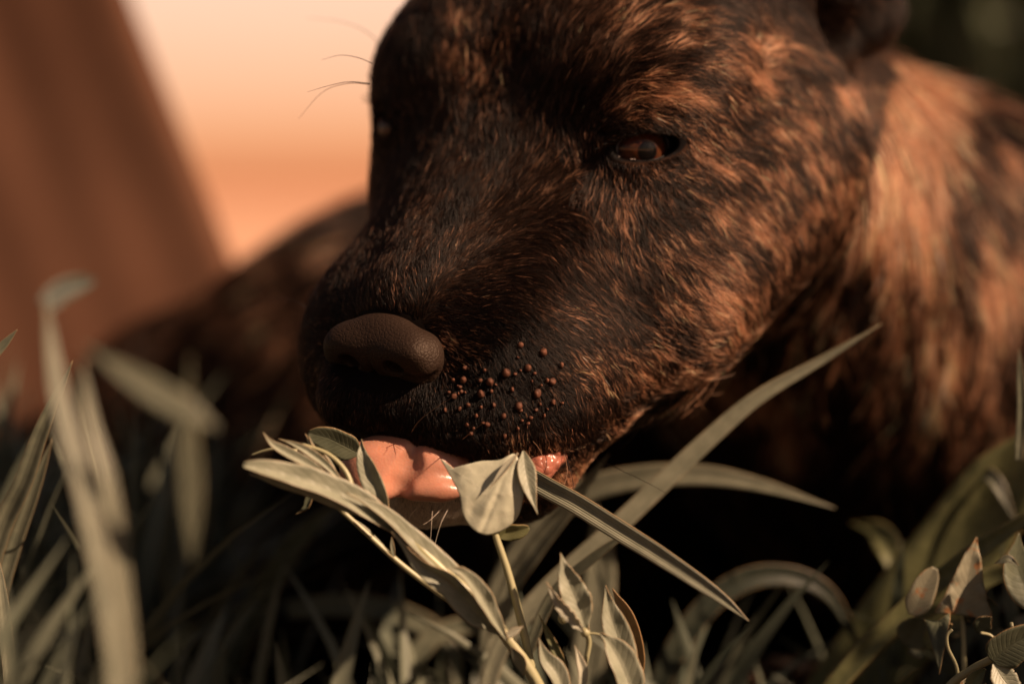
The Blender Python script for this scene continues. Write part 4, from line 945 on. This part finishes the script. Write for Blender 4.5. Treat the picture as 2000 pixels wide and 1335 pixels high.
# ------------------------------------------------------------------ ground, far field, cloth, bush, rough grass
def soil(name, c1, c2, sc, size, z, cx=0, cy=0, n=8):
    m, nt, b, out = mat(name)
    tc = nt.nodes.new('ShaderNodeTexCoord'); no = nt.nodes.new('ShaderNodeTexNoise'); no.inputs['Scale'].default_value = sc; no.inputs['Detail'].default_value = 6
    nt.links.new(tc.outputs['Object'], no.inputs['Vector']); rp = nt.nodes.new('ShaderNodeValToRGB')
    rp.color_ramp.elements[0].position = .35; rp.color_ramp.elements[0].color = (*c1, 1); rp.color_ramp.elements[1].position = .65; rp.color_ramp.elements[1].color = (*c2, 1)
    nt.links.new(no.outputs['Fac'], rp.inputs[0]); nt.links.new(rp.outputs[0], b.inputs['Base Color']); b.inputs['Roughness'].default_value = .95; b.inputs['Specular IOR Level'].default_value = .1
    me = bpy.data.meshes.new(name)
    V = [(cx + size * (i / n - .5) * 2, cy + size * (j / n - .5) * 2, z) for j in range(n + 1) for i in range(n + 1)]
    F = [(j * (n + 1) + i, j * (n + 1) + i + 1, (j + 1) * (n + 1) + i + 1, (j + 1) * (n + 1) + i) for j in range(n) for i in range(n)]
    me.from_pydata(V, [], F); me.update(); me.materials.append(m)
    o = bpy.data.objects.new(name, me); COL.objects.link(o); o['kind'] = 'structure'; return o
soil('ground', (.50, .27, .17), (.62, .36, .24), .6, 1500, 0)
soil('soil', (.022, .015, .010), (.045, .030, .018), 30, 2.2, .004, 0, 1.2, 10)  # near soil coloured dark, standing for the shade under dog and grass

# brown cloth, far behind on the left: a thick sheet with soft slanting folds
def cloth():
    nu, nv = 70, 80; V = []
    D = 99.0
    for j in range(nv):
        v = j / (nv - 1); y = -900 + v * 2020
        xr = 255 + (y) * (215 / 545.0)
        for i in range(nu):
            u = i / (nu - 1); x = -1100 + (xr + 1100) * u
            s_ = (x * .86 - y * .5)
            ph_ = s_ / 60.0 - 1.27 + .5 * math.sin(y / 190 + x / 400)
            z = .10 * math.sin(ph_) * (.7 + .5 * math.sin(y / 170 + 1)) + .05 * math.sin(s_ / 23.0 + y / 130) + .9 * math.sin(y / 300 - 1.9)
            rnd_ = max(0, u - .985) / .015
            V.append(I(x, y, D - z + 1.0 * rnd_ ** 2))
    F = [(j * nu + i, (j + 1) * nu + i, (j + 1) * nu + i + 1, j * nu + i + 1) for j in range(nv - 1) for i in range(nu - 1)]
    m, nt, b, out = mat('brown_cloth'); b.inputs['Roughness'].default_value = .9; b.inputs['Specular IOR Level'].default_value = .1
    tc = nt.nodes.new('ShaderNodeTexCoord'); wv = nt.nodes.new('ShaderNodeTexNoise'); wv.inputs['Scale'].default_value = 9; wv.inputs['Detail'].default_value = 3; nt.links.new(tc.outputs['Object'], wv.inputs['Vector'])
    rp = nt.nodes.new('ShaderNodeValToRGB'); rp.color_ramp.elements[0].color = (.050, .022, .013, 1); rp.color_ramp.elements[1].color = (.125, .058, .035, 1)
    nt.links.new(wv.outputs['Fac'], rp.inputs[0]); nt.links.new(rp.outputs[0], b.inputs['Base Color'])
    o = link('brown_cloth', make_mesh('brown_cloth', np.array(V), F), m, None)
    s = o.modifiers.new('thickness', 'SOLIDIFY'); s.thickness = .01; s.offset = -1
    o['label'] = 'large brown cloth with soft slanting folds, out of focus behind the grass'; o['category'] = 'cloth'
cloth()

# blades of grass as one mesh
def grass_mesh(name, roots, heights, widths, rg, lean=.5):
    """roots in world metres"""
    n = len(roots); k = 7; t = np.linspace(0, 1, k)
    a = rg.uniform(0, 2 * math.pi, n); ln = rg.uniform(.1, 1, n) * lean; az = rg.uniform(0, 2 * math.pi, n)
    C = np.zeros((n, k, 3)); C[:, :, :] = roots[:, None, :]
    C[:, :, 2] += heights[:, None] * (t - .45 * (ln[:, None] * t) ** 2.2)
    out = heights[:, None] * ln[:, None] * t ** 1.8
    C[:, :, 0] += np.cos(a)[:, None] * out; C[:, :, 1] += np.sin(a)[:, None] * out
    S_ = np.stack([np.cos(az), np.sin(az), np.zeros(n)], 1)[:, None, :]
    w = widths[:, None, None] * np.array([.7, .95, 1, .95, .8, .5, .03])[None, :, None]
    mid = C + np.stack([-np.sin(az), np.cos(az), np.zeros(n)], 1)[:, None, :] * w * .35
    V = np.stack([C - S_ * w, mid, C + S_ * w], 2).reshape(-1, 3)
    F = []; b = (np.arange(n) * k * 3)[:, None]
    i = np.arange(k - 1)[None, :] * 3
    q1 = np.stack([b + i, b + i + 1, b + i + 4, b + i + 3], 2); q2 = np.stack([b + i + 1, b + i + 2, b + i + 5, b + i + 4], 2)
    F = np.concatenate([q1.reshape(-1, 4), q2.reshape(-1, 4)])
    me = bpy.data.meshes.new(name); me.vertices.add(len(V)); me.vertices.foreach_set('co', V.astype(np.float32).ravel())
    me.loops.add(len(F) * 4); me.loops.foreach_set('vertex_index', F.astype(np.int32).ravel()); me.polygons.add(len(F)); me.polygons.foreach_set('loop_start', np.arange(0, len(F) * 4, 4, dtype=np.int32))
    me.update(calc_edges=True); me.polygons.foreach_set('use_smooth', np.ones(len(F), bool)); return me
def grass_mat(name, c1, c2):
    m = bpy.data.materials.new(name); m.use_nodes = True; nt = m.node_tree; nt.nodes.clear(); N = nt.nodes.new
    out = N('ShaderNodeOutputMaterial'); b = N('ShaderNodeBsdfPrincipled'); tr = N('ShaderNodeBsdfTranslucent'); mx = N('ShaderNodeMixShader'); mx.inputs[0].default_value = .2
    geo = N('ShaderNodeNewGeometry'); rp = N('ShaderNodeValToRGB'); rp.color_ramp.elements[0].color = (*c1, 1); rp.color_ramp.elements[1].color = (*c2, 1)
    nt.links.new(geo.outputs['Random Per Island'], rp.inputs[0]); nt.links.new(rp.outputs[0], b.inputs['Base Color']); nt.links.new(rp.outputs[0], tr.inputs['Color'])
    b.inputs['Roughness'].default_value = .5; nt.links.new(b.outputs[0], mx.inputs[1]); nt.links.new(tr.outputs[0], mx.inputs[2]); nt.links.new(mx.outputs[0], out.inputs[0]); return m
rg = np.random.default_rng(77)
GR = []; GH = []; GW = []
def patch(n, x0, x1, y0, y1, h0, h1, w0=.0015, w1=.004, keep=None):
    P = np.stack([rg.uniform(x0, x1, n), rg.uniform(y0, y1, n), np.full(n, .004)], 1); h = rg.uniform(h0, h1, n)
    if keep is not None:
        kk = keep(P, h); P = P[kk]; h = h[kk]
    GR.append(P); GH.append(h); GW.append(rg.uniform(w0, w1, len(P)))
def not_dog(P, h):
    # clear of the dog's trunk, and short where the view must pass
    d = np.zeros(len(P), bool)
    ok = ~((P[:, 0] > -.19) & (P[:, 1] > .70) & (P[:, 1] < 1.12))
    return ok
patch(2600, -.55, .45, .64, 1.0, .03, .085, keep=not_dog)
patch(1500, -.65, -.12, .70, 1.25, .06, .125, .002, .005, keep=lambda P, h: ~((P[:, 0] > -.2) & (P[:, 1] > .72)))
patch(1300, -.42, -.10, .66, .82, .05, .12, .0015, .0045)
patch(110, -.165, -.088, .43, .50, .05, .110, .0020, .0036)
patch(200, .17, .32, .60, .72, .02, .06)
patch(3000, -1.6, 1.8, 1.25, 2.4, .04, .12, .002, .005)
patch(500, .02, .35, .60, .68, .01, .05)
GR, GH, GW = np.concatenate(GR), np.concatenate(GH), np.concatenate(GW)
me = grass_mesh('grass', GR, GH, GW, rg, .9); o = link('grass', me, grass_mat('rough_grass', (.075, .09, .065), (.19, .20, .145)))
o['label'] = 'low rough green grass growing around and behind the puppy'; o['category'] = 'grass'; o['kind'] = 'stuff'

# tall leafy bush behind the shoulder and tall tuft added outside the picture on the right to shade the lower right
def bush(label, cx, cy, rx, ry, h, n, w, c1, c2, name='bush', cat='bush', seed=1, lean=.35, hmin=.55):
    r2 = np.random.default_rng(seed); e = empty(name, (cx, cy, 0), label, cat)
    a = r2.uniform(0, 6.28, n); q = np.sqrt(r2.random(n)); P = np.stack([cx + rx * q * np.cos(a), cy + ry * q * np.sin(a), np.full(n, .004)], 1)
    me = grass_mesh('foliage', P, r2.uniform(hmin, 1, n) * h, r2.uniform(.6, 1.2, n) * w, r2, lean); link('foliage', me, grass_mat(name + '_leaf', c1, c2), e)
    # stems inside
    parts = []
    for k_ in range(9):
        x, y = cx + r2.uniform(-.5, .5) * rx, cy + r2.uniform(-.5, .5) * ry
        M_ = np.linalg.inv(CAM_M)
        pts = [(M_ @ np.array([x + dx, y + dy, z, 1]))[:3] * 100 for dx, dy, z in ((0, 0, 0), (.01, .01, h * .4), (r2.uniform(-.05, .05), r2.uniform(-.05, .05), h * .8))]
        parts.append(tube(pts, [.35, .2], 10, 6))
    V, F = join(parts); link('stems', make_mesh('stems', V, F), M_STEM, e)
bush('dark green blurred bush behind the puppy\'s shoulder at the upper right', .62, 1.75, .45, .25, .75, 2600, .009, (.09, .11, .065), (.20, .23, .14), seed=5, lean=.5, hmin=.3)
bush('tall clump of grass added for its shade beyond the right edge of the picture', .335, .60, .075, .12, .235, 900, .004, (.10, .11, .05), (.2, .19, .1), name='shade_clump', cat='added grass clump', seed=6, lean=.22, hmin=.75)
grow_fur(BV, BQ, dog)
